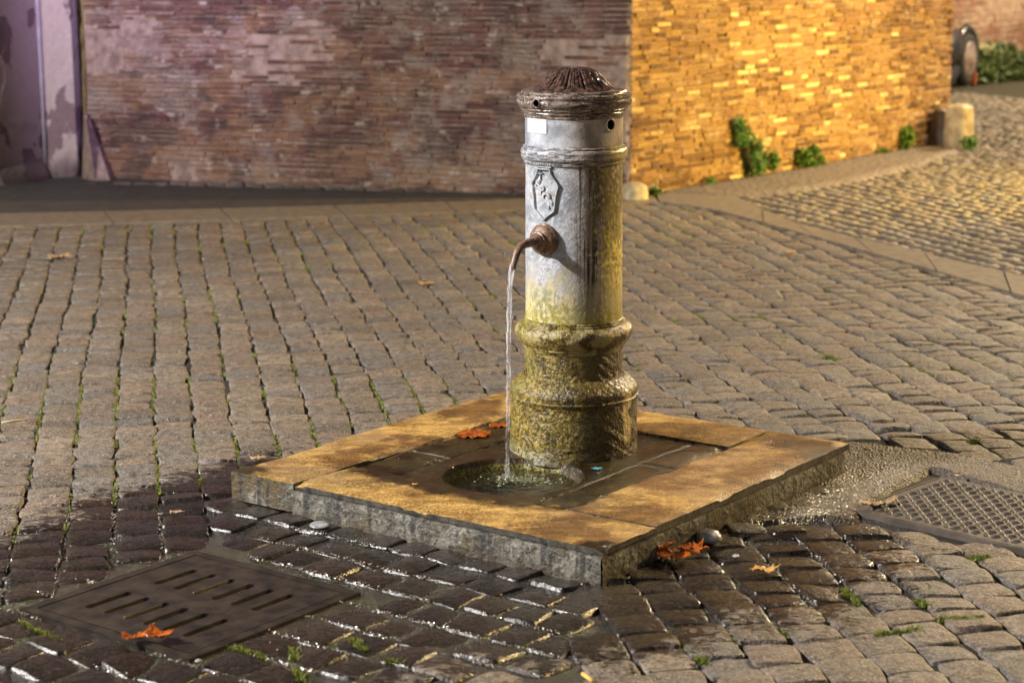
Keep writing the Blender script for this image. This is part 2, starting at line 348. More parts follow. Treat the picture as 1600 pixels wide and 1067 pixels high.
MT['leaf'] = mat_simple('fallen_leaf', (.13, .024, .006), (.42, .11, .015), 70, .08, .5, .003)
MT['leafy'] = mat_simple('yellow_leaf', (.42, .20, .04), (.6, .36, .10), 40, .4, .4, .003)
MT['leaft'] = mat_simple('tan_leaf', (.26, .17, .09), (.4, .28, .15), 40, .5, .4, .003)
MT['guard'] = mat_simple('guard_stone', (.24, .18, .10), (.48, .40, .24), 10, .6, .6, .02)
MT['tyre'] = mat_simple('rubber', (.006, .006, .007), (.012, .012, .013), 30, .9, .3)
MT['hub'] = mat_simple('dull_metal', (.11, .085, .085), (.20, .155, .155), 8, .4, .2)
MT['body'] = mat_simple('dark_paint', (.012, .012, .016), (.02, .02, .025), 10, .3, .1)
MT['red'] = mat_simple('red_lens', (.22, .045, .02), (.34, .08, .03), 20, .3, .1)
MT['straw'] = mat_simple('straw', (.5, .4, .22), (.6, .5, .3), 20, .6, .1)
MT['pebble'] = mat_simple('pale_pebble', (.16, .17, .18), (.40, .40, .39), 40, .25, .6, .004)
MT['blue'] = mat_simple('blue_scrap', (.05, .25, .32), (.1, .36, .44), 20, .4, .1)
MT['orange'] = mat_simple('yellow_filter', (.6, .36, .06), (.7, .45, .1), 30, .5, .1)
def mat_water(name, rough=.03, bump=.4, sc=60, tintc=(.9, .95, .9)):
    m = M(name); m.bump(m.noise(sc, 3), bump, .004); return m.out(tintc, rough, Transmission_Weight=1.0, IOR=1.33)
MT['water'] = mat_water('clear_water', .02, .9, 55)
def mat_stream():
    m = M('falling_water'); st = m.noise(110, 4, m.map((1, 1, .10))); k = m.rng(st, .42, .6)
    m.bump(st, .8, .004)
    tr = m.t.nodes.new('ShaderNodeBsdfTransparent'); mx = m.t.nodes.new('ShaderNodeMixShader')
    m.out((.93, .93, .95), .06, Transmission_Weight=.30, IOR=1.33, Specular_IOR_Level=.8)
    zf = m.rng(m.xyz()[2], -.55, 0, .35, 1.0); m.put(mx.inputs[0], m.math('MULTIPLY', m.math('MULTIPLY_ADD', k, .55, .12), zf)); m.t.links.new(tr.outputs[0], mx.inputs[1]); m.t.links.new(m.b.outputs[0], mx.inputs[2])
    m.t.links.new(mx.outputs[0], m.t.nodes['Material Output'].inputs[0]); return m.m
MT['stream'] = mat_stream()

# ------------------------------------------------------------------ survey points
PZ = .085                                                # top of the plinth
L0 = G(359.6, 734, PZ); A_ = -.646
EU = np.array([math.cos(A_), math.sin(A_), 0]); EV = np.array([-math.sin(A_), math.cos(A_), 0])
PU, PV = 1.277, 1.32
def UV(u, v, z=PZ): P = L0+EU*u+EV*v; P[2] = z; return P
AX = np.array([.182, 5.585]); BOWL = UV(.665, .452)[:2]; BR = .195
def uvof(x, y): return (x-L0[0])*EU[0]+(y-L0[1])*EU[1], (x-L0[0])*EV[0]+(y-L0[1])*EV[1]
CORNER = np.array([.76, 12.25]); WL = np.array([-2.95, 13.72]); WR = np.array([3.62, 15.98])

def poly_sdf(x, y, poly):
    x = np.asarray(x, float); y = np.asarray(y, float); d = np.full(x.shape, 1e9); ins = np.zeros(x.shape, bool); n = len(poly)
    for i in range(n):
        x0, y0 = poly[i]; x1, y1 = poly[(i+1) % n]; ex, ey = x1-x0, y1-y0
        t = np.clip(((x-x0)*ex+(y-y0)*ey)/(ex*ex+ey*ey), 0, 1); d = np.minimum(d, np.hypot(x-x0-t*ex, y-y0-t*ey))
        c = ((y0 > y) != (y1 > y)); 
        with np.errstate(divide='ignore', invalid='ignore'): ins ^= c & (x < ex*(y-y0)/(ey if ey != 0 else 1e-9)+x0)
    return np.where(ins, -d, d)
PX = lambda pts: [tuple(G(*p)[:2]) for p in pts]
WETP = PX([(-60, 850), (180, 765), (350, 728), (700, 700), (1160, 740), (1260, 735), (1400, 745), (1450, 800), (1400, 880), (1260, 970), (1080, 1015), (900, 1035), (680, 1050), (480, 1110), (-60, 1160)])
def wet_at(x, y):
    d = poly_sdf(x, y, WETP) + .16*fbm(x*4, y*4, 31)
    return np.clip(.5-d/.35, 0, 1)
ZB = PX([(-60, 955), (200, 880), (330, 838), (352, 775), (935, 900), (905, 985), (820, 1130), (-60, 1200)])      # paving laid square to the plinth
PLINTH = [tuple(UV(*q)[:2]) for q in ((0, 0), (PU, 0), (PU, PV), (0, PV))]
def scale_poly(p, d):
    c = np.mean(p, 0); return [tuple(c+(np.array(q)-c)*(1+d/np.linalg.norm(np.array(q)-c))) for q in p]
GRT = [G(318, 845)[:2], G(545, 932)[:2], G(285, 1032)[:2], G(45, 962)[:2]]
_gc = np.mean(GRT, 0); GU, GV = .56, .57
def grid_q(du, dv): return tuple(_gc+EU[:2]*du+EV[:2]*dv)
GRATE = [grid_q(-GU/2, -GV/2), grid_q(GU/2, -GV/2), grid_q(GU/2, GV/2), grid_q(-GU/2, GV/2)]
_m0 = G(1326, 797)[:2]; _me = (G(1600, 860)[:2]-_m0); MU = _me/np.linalg.norm(_me); MVd = np.array([-MU[1], MU[0]])
MANH = [tuple(_m0), tuple(_m0+MU*.80), tuple(_m0+MU*.80+MVd*.47), tuple(_m0+MVd*.47)]
PATCH = PX([(1120, 838), (1165, 822), (1290, 812), (1345, 822), (1355, 790), (1460, 735), (1640, 790), (1640, 735), (1500, 705), (1330, 688), (1240, 690)])
GUT1 = PX([(-200, 336), (0, 336), (500, 324), (810, 313), (1020, 303), (1130, 303), (1255, 355), (1600, 433), (2000, 540), (2000, 590), (1600, 464), (1060, 315), (985, 322), (600, 338), (0, 356), (-200, 362)])
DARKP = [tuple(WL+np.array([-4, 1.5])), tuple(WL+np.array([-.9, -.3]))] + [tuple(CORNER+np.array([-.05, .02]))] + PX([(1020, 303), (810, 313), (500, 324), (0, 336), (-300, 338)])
PAVEP = [tuple(CORNER), tuple(WR+np.array([.05, .1]))] + PX([(1500, 236), (1440, 258), (1330, 285), (1220, 303), (1140, 309), (1020, 303)])
PUDDLE_W = 0

# ------------------------------------------------------------------ ground
def grid_sheet(name, x0, x1, y0, y1, nx, ny, z, mat, zf=None):
    X, Y = np.meshgrid(np.linspace(x0, x1, nx), np.linspace(y0, y1, ny)); Z = np.full(X.shape, z) + (zf(X, Y) if zf else 0)
    V = np.c_[X.ravel(), Y.ravel(), Z.ravel()]; i = np.arange(nx-1)[None, :]+np.arange(ny-1)[:, None]*nx
    F = np.stack([i, i+1, i+nx+1, i+nx], -1).reshape(-1, 4)
    return obj(name, V, F, mat, attrs={'wet': wet_at(X, Y).ravel()})
tag(grid_sheet('ground', -6, 14, 2.2, 34, 400, 500, -.0135, MT['joint'], lambda X, Y: .007*fbm(X*9, Y*9, 5)*np.clip((9-Y)/3, 0, 1)+.0055*np.clip(.5-poly_sdf(X, Y, ZB)/.05, 0, 1)), kind='structure')
big = obj('ground_far', [(-250, -250, -.03), (250, -250, -.03), (250, 250, -.03), (-250, 250, -.03)], [(0, 1, 2, 3)], MT['pave']); tag(big, kind='structure')

def cobbles(name, centres, eu, ev, su, sv, n, seed, flat=1.0, z0=0.0):
    """each sett: a domed worn block top with its own tilt, size and outline"""
    rg = np.random.default_rng(seed); N = len(centres); C = np.asarray(centres)
    s1 = np.array({9: [-1, -.965, -.86, -.5, 0, .5, .86, .965, 1], 7: [-1, -.94, -.7, 0, .7, .94, 1], 5: [-1, -.85, 0, .85, 1]}[n])
    S, T = np.meshgrid(s1, s1); S = S.ravel(); T = T.ravel(); k = n*n
    hu = np.asarray(su)/2; hv = np.asarray(sv)/2
    cor = rg.normal(0, .0048, (N, 4, 2))
    w4 = np.stack([(1-S)*(1-T), (1+S)*(1-T), (1+S)*(1+T), (1-S)*(1+T)], 0)/4
    # rounded corners
    rr = 1-.055*(np.abs(S)*np.abs(T))**6
    LU = hu[:, None]*(S*rr)[None] + np.einsum('nc,ck->nk', cor[:, :, 0], w4); LV = hv[:, None]*(T*rr)[None] + np.einsum('nc,ck->nk', cor[:, :, 1], w4)
    ang = rg.normal(0, .030, N)[:, None]; LU, LV = LU*np.cos(ang)-LV*np.sin(ang), LU*np.sin(ang)+LV*np.cos(ang)
    X = C[:, 0:1]+LU*eu[0]+LV*ev[0]; Y = C[:, 1:2]+LU*eu[1]+LV*ev[1]
    edge = np.maximum(np.abs(S), np.abs(T)); rim = edge >= .999
    X = X+.0065*fbm(X*30, Y*30, 3)*(edge > .9); Y = Y+.0065*fbm(X*30, Y*30, 9)*(edge > .9)
    dome = -.0024*(np.abs(S)**6.0+np.abs(T)**4.0)-.0015*(S*S+T*T)
    Z = rg.normal(0, .0016, N)[:, None]*flat + rg.normal(0, .0026, N)[:, None]*S + rg.normal(0, .0030, N)[:, None]*T + dome[None]*flat + .0034*fbm(X*26, Y*26, 7)*flat + .0022*fbm(X*75, Y*75, 11, 2)*flat - .001
    Z = np.where(rim[None], Z-.028, Z)+z0
    V = np.stack([X, Y, Z], -1).reshape(-1, 3)
    i = (np.arange(n-1)[None, :]+np.arange(n-1)[:, None]*n).ravel(); q = np.stack([i, i+1, i+n+1, i+n], -1)
    F = (np.arange(N)[:, None, None]*k+q[None]).reshape(-1, 4)
    tint = np.repeat(np.clip(rg.normal(.5, .24, N), 0, 1), k); wet = wet_at(X.ravel(), Y.ravel())
    return tag(obj(name, V, F, MT['cobble'], attrs={'tint': tint, 'wet': wet}), kind='structure')

DM = np.array([-.185, 1.0]); DM /= np.linalg.norm(DM); DU = np.array([DM[1], -DM[0]])
def lay(o, eu, ev, i0, i1, j0, j1, pu, pv, gu, gv, seed, wob=.012, keep=None):
    rg = np.random.default_rng(seed); C = []; su = []; sv = []
    for i in range(i0, i1):
        v = j0*pv + rg.random()*pv
        while v < j1*pv:
            ln = pv*rg.uniform(.84, 1.18); u = i*pu
            c = np.array(o)+eu*(u+wob*math.sin(v*1.7+i*.35)+wob*.35*math.sin(v*6+i*2))+ev*(v+ln/2)
            C.append(c); su.append(pu-gu+rg.normal(0, .003)); sv.append(ln-gv); v += ln
    C = np.array(C); su = np.array(su); sv = np.array(sv); k = keep(C[:, 0], C[:, 1]); return C[k], su[k], sv[k]
def free(x, y, near=True):
    k = (poly_sdf(x, y, PLINTH) > -.06) & (poly_sdf(x, y, GRATE) > .045) & (poly_sdf(x, y, MANH) > .03) & (poly_sdf(x, y, PATCH) > .01)
    k &= poly_sdf(x, y, DARKP) > -.05; k &= poly_sdf(x, y, GUT1) > -.04; k &= poly_sdf(x, y, PAVEP) > -.05
    # inside the camera's wide surroundings only
    k &= (x > -.36*y-.6) & (x < .36*y+1.2) & (y > 3.3)
    return k
GL1 = G(1060, 315)[:2]; GL2 = G(1600, 464)[:2]
def side_of(x, y): d = GL2-GL1; return d[0]*(y-GL1[1])-d[1]*(x-GL1[0])     # >0 : beyond the gutter
Cb, sub, svb = lay(UV(0, 0)[:2]-EV[:2]*.03, EV[:2]*-1, EU[:2], 0, 14, -12, 18, .128, .120, .009, .009, 21, .006,
                   lambda x, y: (poly_sdf(x, y, ZB) < -.02) & free(x, y) & (poly_sdf(x, y, PLINTH) > .0))
Cm, sum_, svm = lay((0, 3.0), DU, DM, -40, 44, 0, 90,   .1275, .117, .0055, .0020, 22, .008,
                    lambda x, y: (poly_sdf(x, y, ZB) > .0) & free(x, y) & (side_of(x, y) < .1))
_d = np.min(np.hypot(Cm[:, 0:1]-Cb[None, :, 0], Cm[:, 1:2]-Cb[None, :, 1]), 1); _k = _d > .078
Cm, sum_, svm = Cm[_k], sum_[_k], svm[_k]
near = Cm[:, 1] < 8.6
MM = np.array([-.345, 1.0]); MM /= np.linalg.norm(MM); MUu = np.array([MM[1], -MM[0]])
cobbles('paving_square_to_plinth', Cb, EV[:2]*-1, EU[:2], sub, svb, 9, 1)
cobbles('paving', Cm[near], DU, DM, sum_[near], svm[near], 9, 2)
cobbles('paving_far', Cm[~near], DU, DM, sum_[~near], svm[~near], 7, 3)
# the lane beyond the gutter: smaller, rougher setts
Cl, sul, svl = lay((1.0, 8.0), MUu*-1, MM, -75, 4, -10, 150, .112, .105, .013, .012, 23, .02, lambda x, y: free(x, y) & (side_of(x, y) > .05) & (y < 25.5) & ((x-WR[0])*.794-(y-WR[1])*.607 > -3) & ~((y > 12.25+(x-.76)*1.306-.0) & (x < 3.7)))
cobbles('lane_paving', Cl, MUu*-1, MM, sul, svl, 5, 4, 1.7)
# a few setts left standing in the asphalt patch
loose = [(1268, 768), (1207, 790), (1167, 826), (1228, 826)]
Cp = np.array([G(*p)[:2] for p in loose]); cobbles('paving_setts_in_patch', Cp, DU, DM, np.array([.085, .105, .11, .105]), np.array([.09, .1, .1, .1]), 9, 5, 1.0, .009)

def sheet(name, poly, z, mat, res=.02, bumpf=None, skirt=.03, wet=None):
    """polygon sheet: fine grid clipped to the polygon, with a small drop all round"""
    P = np.array(poly); x0, y0 = P.min(0); x1, y1 = P.max(0); nx = int((x1-x0)/res)+2; ny = int((y1-y0)/res)+2
    X, Y = np.meshgrid(np.linspace(x0, x1, nx), np.linspace(y0, y1, ny)); d = poly_sdf(X, Y, poly) + .012*fbm(X*9, Y*9, 17)
    Z = z + (bumpf(X, Y)*np.clip(-d/.03, 0, 1) if bumpf else 0) - np.clip((d+.03)/.03, 0, 1.6)*skirt
    i = np.arange(nx-1)[None, :]+np.arange(ny-1)[:, None]*nx; F = np.stack([i, i+1, i+nx+1, i+nx], -1).reshape(-1, 4)
    dm = d.ravel()[F].min(1); F = F[dm < .02]
    us = np.unique(F); mp = np.full(nx*ny, -1); mp[us] = np.arange(len(us))
    V = np.c_[X.ravel(), Y.ravel(), Z.ravel()][us]
    return obj(name, V, mp[F], mat, attrs={'wet': (wet_at(X, Y) if wet is None else np.full(X.shape, wet)).ravel()[us]})
tag(sheet('asphalt_patch', PATCH, .002, MT['asphalt'], .0035, lambda X, Y: .006*fbm(X*7, Y*7, 8)+.0065*np.abs(fbm(X*95, Y*95, 4, 2))), kind='structure')
tag(sheet('dark_strip', DARKP, .012, MT['dark'], .06, lambda X, Y: .004*fbm(X*4, Y*4, 8), .02, 0.0), kind='structure')  # darker sheet along the foot of the left wall
tag(sheet('lane_pavement', PAVEP, .013, MT['pave'], .06, lambda X, Y: .006*fbm(X*4, Y*4, 2), .02, 0.0), kind='structure')
# gutter kerb of long flat slabs
def slab_strip(name, a_pts, b_pts, z, mat, nseg):
    mb = MB(); rg = random.Random(3)
    def along(p, t):
        p = [np.array(q) for q in p]; ls = [np.linalg.norm(p[i+1]-p[i]) for i in range(len(p)-1)]; s = t*sum(ls)
        for i, l in enumerate(ls):
            if s <= l or i == len(ls)-1: return p[i]+(p[i+1]-p[i])*min(1, s/l)
            s -= l
    for i in range(nseg):
        t0 = i/nseg+.0006; t1 = (i+1)/nseg-.0006; q = [along(a_pts, t0), along(a_pts, t1), along(b_pts, t1), along(b_pts, t0)]; zz = z+rg.uniform(-.002, .002)
        c = np.mean(q, 0); V = [(*p, zz-.05) for p in q]+[(*p, zz-.006) for p in q]+[(*(c+(p-c)*.985), zz) for p in q]
        mb.add(V, [(4, 5, 9, 8), (5, 6, 10, 9), (6, 7, 11, 10), (7, 4, 8, 11), (8, 9, 10, 11), (0, 1, 5, 4), (1, 2, 6, 5), (2, 3, 7, 6), (3, 0, 4, 7)])
    o = mb.build(name, mat); o.data.update(); bpy_fix(o); return tag(o, kind='structure')
def bpy_fix(o):
    import bmesh
    bm = bmesh.new(); bm.from_mesh(o.data); bmesh.ops.recalc_face_normals(bm, faces=bm.faces); bm.to_mesh(o.data); bm.free()
slab_strip('gutter_kerb', PX([(-200, 336), (0, 336), (500, 324), (810, 313), (1020, 303)]), PX([(-200, 362), (0, 356), (600, 338), (985, 322), (1030, 317)]), .009, MT['gutter'], 7)
slab_strip('gutter_kerb_lane', PX([(1022, 302), (1130, 303), (1255, 355), (1600, 433), (2000, 540)]), PX([(1030, 317), (1060, 315), (1180, 346), (1600, 464), (2000, 590)]), .009, MT['gutter'], 9)

# ------------------------------------------------------------------ plinth
ctr = UV(PU/2, PV/2, 0)
plinth = thing('stone_plinth', ctr, 'square golden travertine plinth with dark wet middle under the grey drinking fountain', 'plinth')
def slab(name, u0, u1, v0, v1, top, bot, mat, res=.02, hole=False, outer=(), rough=.0016, seed=0, parent=plinth, chip=None):
    nu = max(2, int((u1-u0)/res)+1); nv = max(2, int((v1-v0)/res)+1); g = .0028
    U, Vv = np.meshgrid(np.linspace(u0+g, u1-g, nu), np.linspace(v0+g, v1-g, nv))
    du = np.minimum(U-u0, u1-U); dv = np.minimum(Vv-v0, v1-Vv); d = np.minimum(du, dv)
    Z = top + rough*fbm(U*14, Vv*14, seed) + rough*.8*fbm(U*45, Vv*45, seed+2) - .0035*np.clip(1-(d-g)/.006, 0, 1) - .007*np.clip((fbm(U*10+seed, Vv*10, seed+9)-.20)/.1, 0, 1)*np.clip(1-(d-g)/.022, 0, 1)
    if hole:
        X = L0[0]+U*EU[0]+Vv*EV[0]; Y = L0[1]+U*EU[1]+Vv*EV[1]; r = np.hypot(X-BOWL[0], Y-BOWL[1])+.006*fbm(X*20, Y*20, 5)
        t = np.clip(1-r/BR, 0, 1); Z = Z-.075*np.clip(t*3.2, 0, 1)**.6*(1)-.03*t + .006*fbm(X*40, Y*40, 6)*(t > 0)
    ju = .0022*fbm(U*25, Vv*25, seed+7)*(d < .006)
    P = L0[None, None]+(U+ju)[..., None]*EU+(Vv+ju)[..., None]*EV; P[..., 2] = Z
    V = P.reshape(-1, 3); i = np.arange(nu-1)[None, :]+np.arange(nv-1)[:, None]*nu; F = np.stack([i, i+1, i+nu+1, i+nu], -1).reshape(-1, 4)
    # sides
    idx = np.arange(nu*nv).reshape(nv, nu); loop = np.concatenate([idx[0, :-1], idx[:-1, -1], idx[-1, :0:-1], idx[:0:-1, 0]])
    base = V[loop].copy(); base[:, 2] = bot; b0 = len(V); V = np.vstack([V, base]); k = np.arange(len(loop)); k2 = (k+1) % len(loop)
    F = np.vstack([F, np.stack([loop[k], b0+k, b0+k2, loop[k2]], -1)])
    x = V[:, 0]; y = V[:, 1]; u_, v_ = uvof(x, y)
    inner = np.clip(.5-np.maximum.reduce([.25-u_, u_-1.0, .27-v_, v_-1.07])/.05, 0, 1)
    blob = np.clip(1.25-((np.maximum(.30-v_, 0)/.17)**2+(np.abs(u_-.62)/.42)**4)*1.0, 0, 1)*(u_ < 1.0)*(v_ < .35)*(u_ > .24)
    cl = np.clip(1-np.hypot(u_-.0, v_-.0)/.14, 0, 1); cf = np.clip(1-np.hypot(u_-1.25, v_-.02)/.09, 0, 1); cr = np.clip(1-np.hypot((u_-1.22)/1.2, v_-1.18)/.20, 0, 1)
    wet = np.clip(np.maximum.reduce([inner, blob*.9, cl*1.3, cf*1.2, cr*.9]), 0, 1)
    o = obj(name, V, F, mat, parent, attrs={'wet': wet}); o.data.materials.append(MT['side'] if bot < .05 else MT['nosing'])
    mi = np.zeros(len(F), np.int32); mi[-len(loop):] = 1; o.data.polygons.foreach_set('material_index', mi); return autosmooth(o, 50)

slab('border_slab', 0, .241, 0, PV, PZ, .0, MT['trav'], .02, seed=1)
slab('border_slab', .241, PU, .004, .25, PZ-.001, .066, MT['trav'], .02, seed=4)
slab('border_slab', 1.0, PU-.003, .25, PV, PZ, .062, MT['trav'], .02, seed=8)
slab('border_slab', .241, 1.0, 1.07, PV, PZ-.001, .0, MT['trav'], .02, seed=12)
IZ = PZ-.010
slab('inner_slab', .241, .392, .25, .51, IZ, 0, MT['trav'], .012, seed=15)
slab('inner_slab', .241, .392, .51, 1.07, IZ+.001, 0, MT['trav'], .014, seed=16)
slab('inner_slab', .392, .885, .25, 1.07, IZ, -.04, MT['trav'], .006, hole=True, seed=17)
slab('inner_slab', .885, 1.0, .25, .77, IZ+.001, 0, MT['trav'], .012, seed=18)
slab('inner_slab', .885, 1.0, .77, 1.07, IZ+.003, 0, MT['trav'], .012, seed=19)
def face_block(a, b, out, seed, top=.0635):
    """rough-sawn footing under the slabs: a wall face with worn, uneven surface"""
    a = np.array(a); b = np.array(b); L = np.linalg.norm(b-a); t = (b-a)/L; nx = int(L/.012)+2; nz = 9; V = []; F = []
    for k in range(nz):
        for i in range(nx):
            s = L*i/(nx-1); z = -.03+(top+.03)*k/(nz-1); q = .0028*fbm(np.array(s*30), np.array(z*50), seed)+.0015*fbm(np.array(s*110), np.array(z*110), seed+1)
            o_ = 0 if k < nz-1 else -.0015; P = a+t*s+out*(float(q)+o_); V.append((P[0], P[1], z))
    for k in range(nz-1):
        for i in range(nx-1): F.append((k*nx+i, k*nx+i+1, (k+1)*nx+i+1, (k+1)*nx+i))
    for i in range(nx): P = np.array(V[(nz-1)*nx+i])-np.append(out, 0)*.03; V.append((P[0], P[1], top+.0005))
    for i in range(nx-1): F.append(((nz-1)*nx+i, (nz-1)*nx+i+1, nz*nx+i+1, nz*nx+i))
    o = obj('footing', V, F, MT['side'], plinth); return autosmooth(o, 40)
e2, n2 = EU[:2], EV[:2]
face_block(UV(.243, -.0045)[:2], UV(PU-.001, -.0045)[:2], -n2, 3)
face_block(UV(PU+.0035, -.003)[:2], UV(PU+.0035, PV-.05)[:2], e2, 6, .060)

# ------------------------------------------------------------------ fountain
fo = (AX[0], AX[1], 0.0)
fountain = thing('drinking_fountain', fo, 'tall grey cast iron drinking fountain column with mossy foot and curved spout running water', 'fountain')
def lathe(name, prof, mat, seg=144, bumpy=0.0, parent=fountain, sm=40, mod=None, sub=.006):
    """prof: (radius, z) pairs; resampled so that the surface can carry unevenness"""
    pts = []
    for (r0, z0), (r1, z1) in zip(prof, prof[1:]):
        n = max(1, int(math.hypot(r1-r0, z1-z0)/sub)) if bumpy else 1
        for i in range(n): t = i/n; pts.append((r0+(r1-r0)*t, z0+(z1-z0)*t))
    pts.append(prof[-1]); r = np.array([p[0] for p in pts])[:, None]; z = np.array([p[1] for p in pts])[:, None]
    th = np.linspace(0, 2*math.pi, seg, endpoint=False)[None]; RR = r+0*th; Z = z+0*th
    if mod: RR, Z = mod(RR, Z, th)
    if bumpy: RR = RR + bumpy*fbm(np.cos(th)*7+Z*47+30, np.sin(th)*7+Z*31+30, 3)*np.clip(RR/.05, 0, 1) + bumpy*.7*fbm(np.cos(th)*19+Z*130+60, np.sin(th)*19+Z*90+60, 5)*np.clip(RR/.05, 0, 1)
    V = np.stack([AX[0]+RR*np.cos(th), AX[1]+RR*np.sin(th), Z], -1).reshape(-1, 3); n = len(pts)
    if bumpy:      # join the seam of the noise
        pass
    i = (np.arange(n-1)[:, None]*seg+np.arange(seg)[None]); j = (np.arange(n-1)[:, None]*seg+(np.arange(seg)+1)[None] % seg)
    F = np.stack([i, j, j+seg, i+seg], -1).reshape(-1, 4)
    return autosmooth(obj(name, V, F, mat, parent), sm)
base_p = [(.190, .060), (.190, .085), (.1885, .10), (.1865, .22), (.187, .234), (.1905, .238), (.191, .243), (.187, .2465), (.1875, .256), (.189, .262), (.187, .270), (.182, .277), (.176, .284), (.168, .291), (.160, .297), (.153, .302), (.147, .304)]
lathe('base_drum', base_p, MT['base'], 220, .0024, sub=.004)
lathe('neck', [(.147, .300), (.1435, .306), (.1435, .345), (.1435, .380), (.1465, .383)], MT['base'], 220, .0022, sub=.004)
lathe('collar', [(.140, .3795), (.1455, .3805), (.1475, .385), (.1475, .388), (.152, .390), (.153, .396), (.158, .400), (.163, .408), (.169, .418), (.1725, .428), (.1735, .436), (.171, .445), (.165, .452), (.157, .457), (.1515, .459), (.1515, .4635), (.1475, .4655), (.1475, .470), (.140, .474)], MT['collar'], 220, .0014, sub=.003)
lathe('shaft', [(.1425, .468), (.1425, .474), (.1415, .60), (.1410, .80), (.1405, .930)], MT['shaft'], 200, .0006, sub=.01)
lathe('ring', [(.1395, .924), (.1450, .9255), (.1470, .930), (.1470, .935), (.1500, .937), (.1535, .942), (.1545, .948), (.1530, .952), (.1545, .957), (.1540, .963), (.1510, .968), (.1480, .970), (.1480, .9745), (.1435, .977), (.1385, .978)], MT['ring'], 220, .0006, sub=.003)
lathe('drum_head', [(.140, .975), (.1415, .979), (.1415, 1.050), (.1425, 1.058)], MT['drum'], 360, .0003, sub=.0025)
lathe('cornice', [(.139, 1.056), (.1440, 1.0575), (.1455, 1.061), (.1450, 1.063), (.1468, 1.067), (.1500, 1.0725), (.1492, 1.0745), (.1530, 1.078), (.1555, 1.0825), (.1550, 1.084), (.1600, 1.089), (.1650, 1.095), (.1672, 1.101), (.1660, 1.107), (.1625, 1.1095), (.1635, 1.113), (.1660, 1.117), (.1650, 1.122), (.1605, 1.125), (.1540, 1.1265), (.1525, 1.130), (.1500, 1.133), (.1440, 1.134), (.120, 1.1335)], MT['rim'], 360, .0002, sub=.0025)
def petals(RR, Z, th):
    k = np.abs(np.cos(th*6)); vein = np.abs(np.sin(th*24)); up_ = np.clip((Z-1.136)/.02, 0, 1)*np.clip((1.203-Z)/.02, 0, 1)
    groove = np.clip((.26-k)/.26, 0, 1); fine = np.clip((.3-vein)/.3, 0, 1)
    return RR*(1-.085*groove*up_-.022*fine*up_)+.004*up_*k, Z-.005*groove*up_-.0015*fine*up_
dome = [(.124, 1.132), (.118, 1.137), (.116, 1.1385), (.110, 1.1415), (.102, 1.147), (.093, 1.155), (.083, 1.166), (.072, 1.1755), (.061, 1.186), (.050, 1.193), (.040, 1.1965), (.022, 1.1985), (.010, 1.198), (.0005, 1.1975)]
lathe('cap', dome, MT['cap'], 288, .0014, sub=.003, mod=petals, sm=60)

def boolean_cut(o, cutter):
    md = o.modifiers.new('cut', 'BOOLEAN'); md.operation = 'DIFFERENCE'; md.solver = 'EXACT'; md.object = cutter
    me = bpy.data.meshes.new_from_object(o.evaluated_get(bpy.context.evaluated_depsgraph_get())); o.modifiers.clear(); o.data = me
    bpy.data.objects.remove(cutter)
def polar(az_, r, z): return np.array([AX[0]+r*math.sin(az_), AX[1]-r*math.cos(az_), z])     # azimuth from the camera side, to the right
def hole(part, az_, z, rr, r0, rx=1.0):
    """a dark bored hole: rim ring and a recessed throat"""
    c = polar(az_, r0, z); nrm = np.array([math.sin(az_), -math.cos(az_), 0]); t = np.array([math.cos(az_), math.sin(az_), 0]); mb = MB(); V = []; n = 24
    for (q, dd) in ((rr*1.45, -.004), (rr*1.35, .0016), (rr*1.08, .0022), (rr*1.0, .0006)):
        for k in range(n): a = 2*math.pi*k/n; V.append(c+nrm*dd+(t*math.cos(a)*rx+np.array([0, 0, 1])*math.sin(a))*q)
    mb.add(V, [(i*n+k, i*n+(k+1) % n, (i+1)*n+(k+1) % n, (i+1)*n+k) for i in range(3) for k in range(n)])
    mb.build('hole_rim', part.data.materials[0], part, origin=part.parent['_o'], smooth=True)
    # the surface is opened inside the rim ring and a bored throat runs inwards
    import bmesh
    bm = bmesh.new(); bm.from_mesh(part.data); o3 = np.array(part.parent['_o'])
    dl = [f for f in bm.faces if (lambda q: math.hypot((q@t)/rx, q[2]) < rr*1.18 and q@nrm > -.03)(np.array(f.calc_center_median())+o3-c)]
    bmesh.ops.delete(bm, geom=dl, context='FACES'); bm.to_mesh(part.data); bm.free()
    mb = MB(); V = [c+nrm*dd+(t*math.cos(2*math.pi*k/n)*rx+np.array([0, 0, 1])*math.sin(2*math.pi*k/n))*rr*q for dd, q in ((.0006, 1), (-.035, .95)) for k in range(n)]
    mb.add(V, [(k, (k+1) % n, n+(k+1) % n, n+k) for k in range(n)]+[tuple(n+k for k in range(n))]); mb.build('hole', MT['black'], part, origin=part.parent['_o'])
P_ = {o.name: o for o in fountain.children}
hole(P_['drum_head'], math.asin(54/77), zat(AX[0]+.1, AX[1]-.1, 195.5), .0145, .1418)
hole(P_['cornice'], -math.asin(60/91), 1.1035, .0100, .1670)

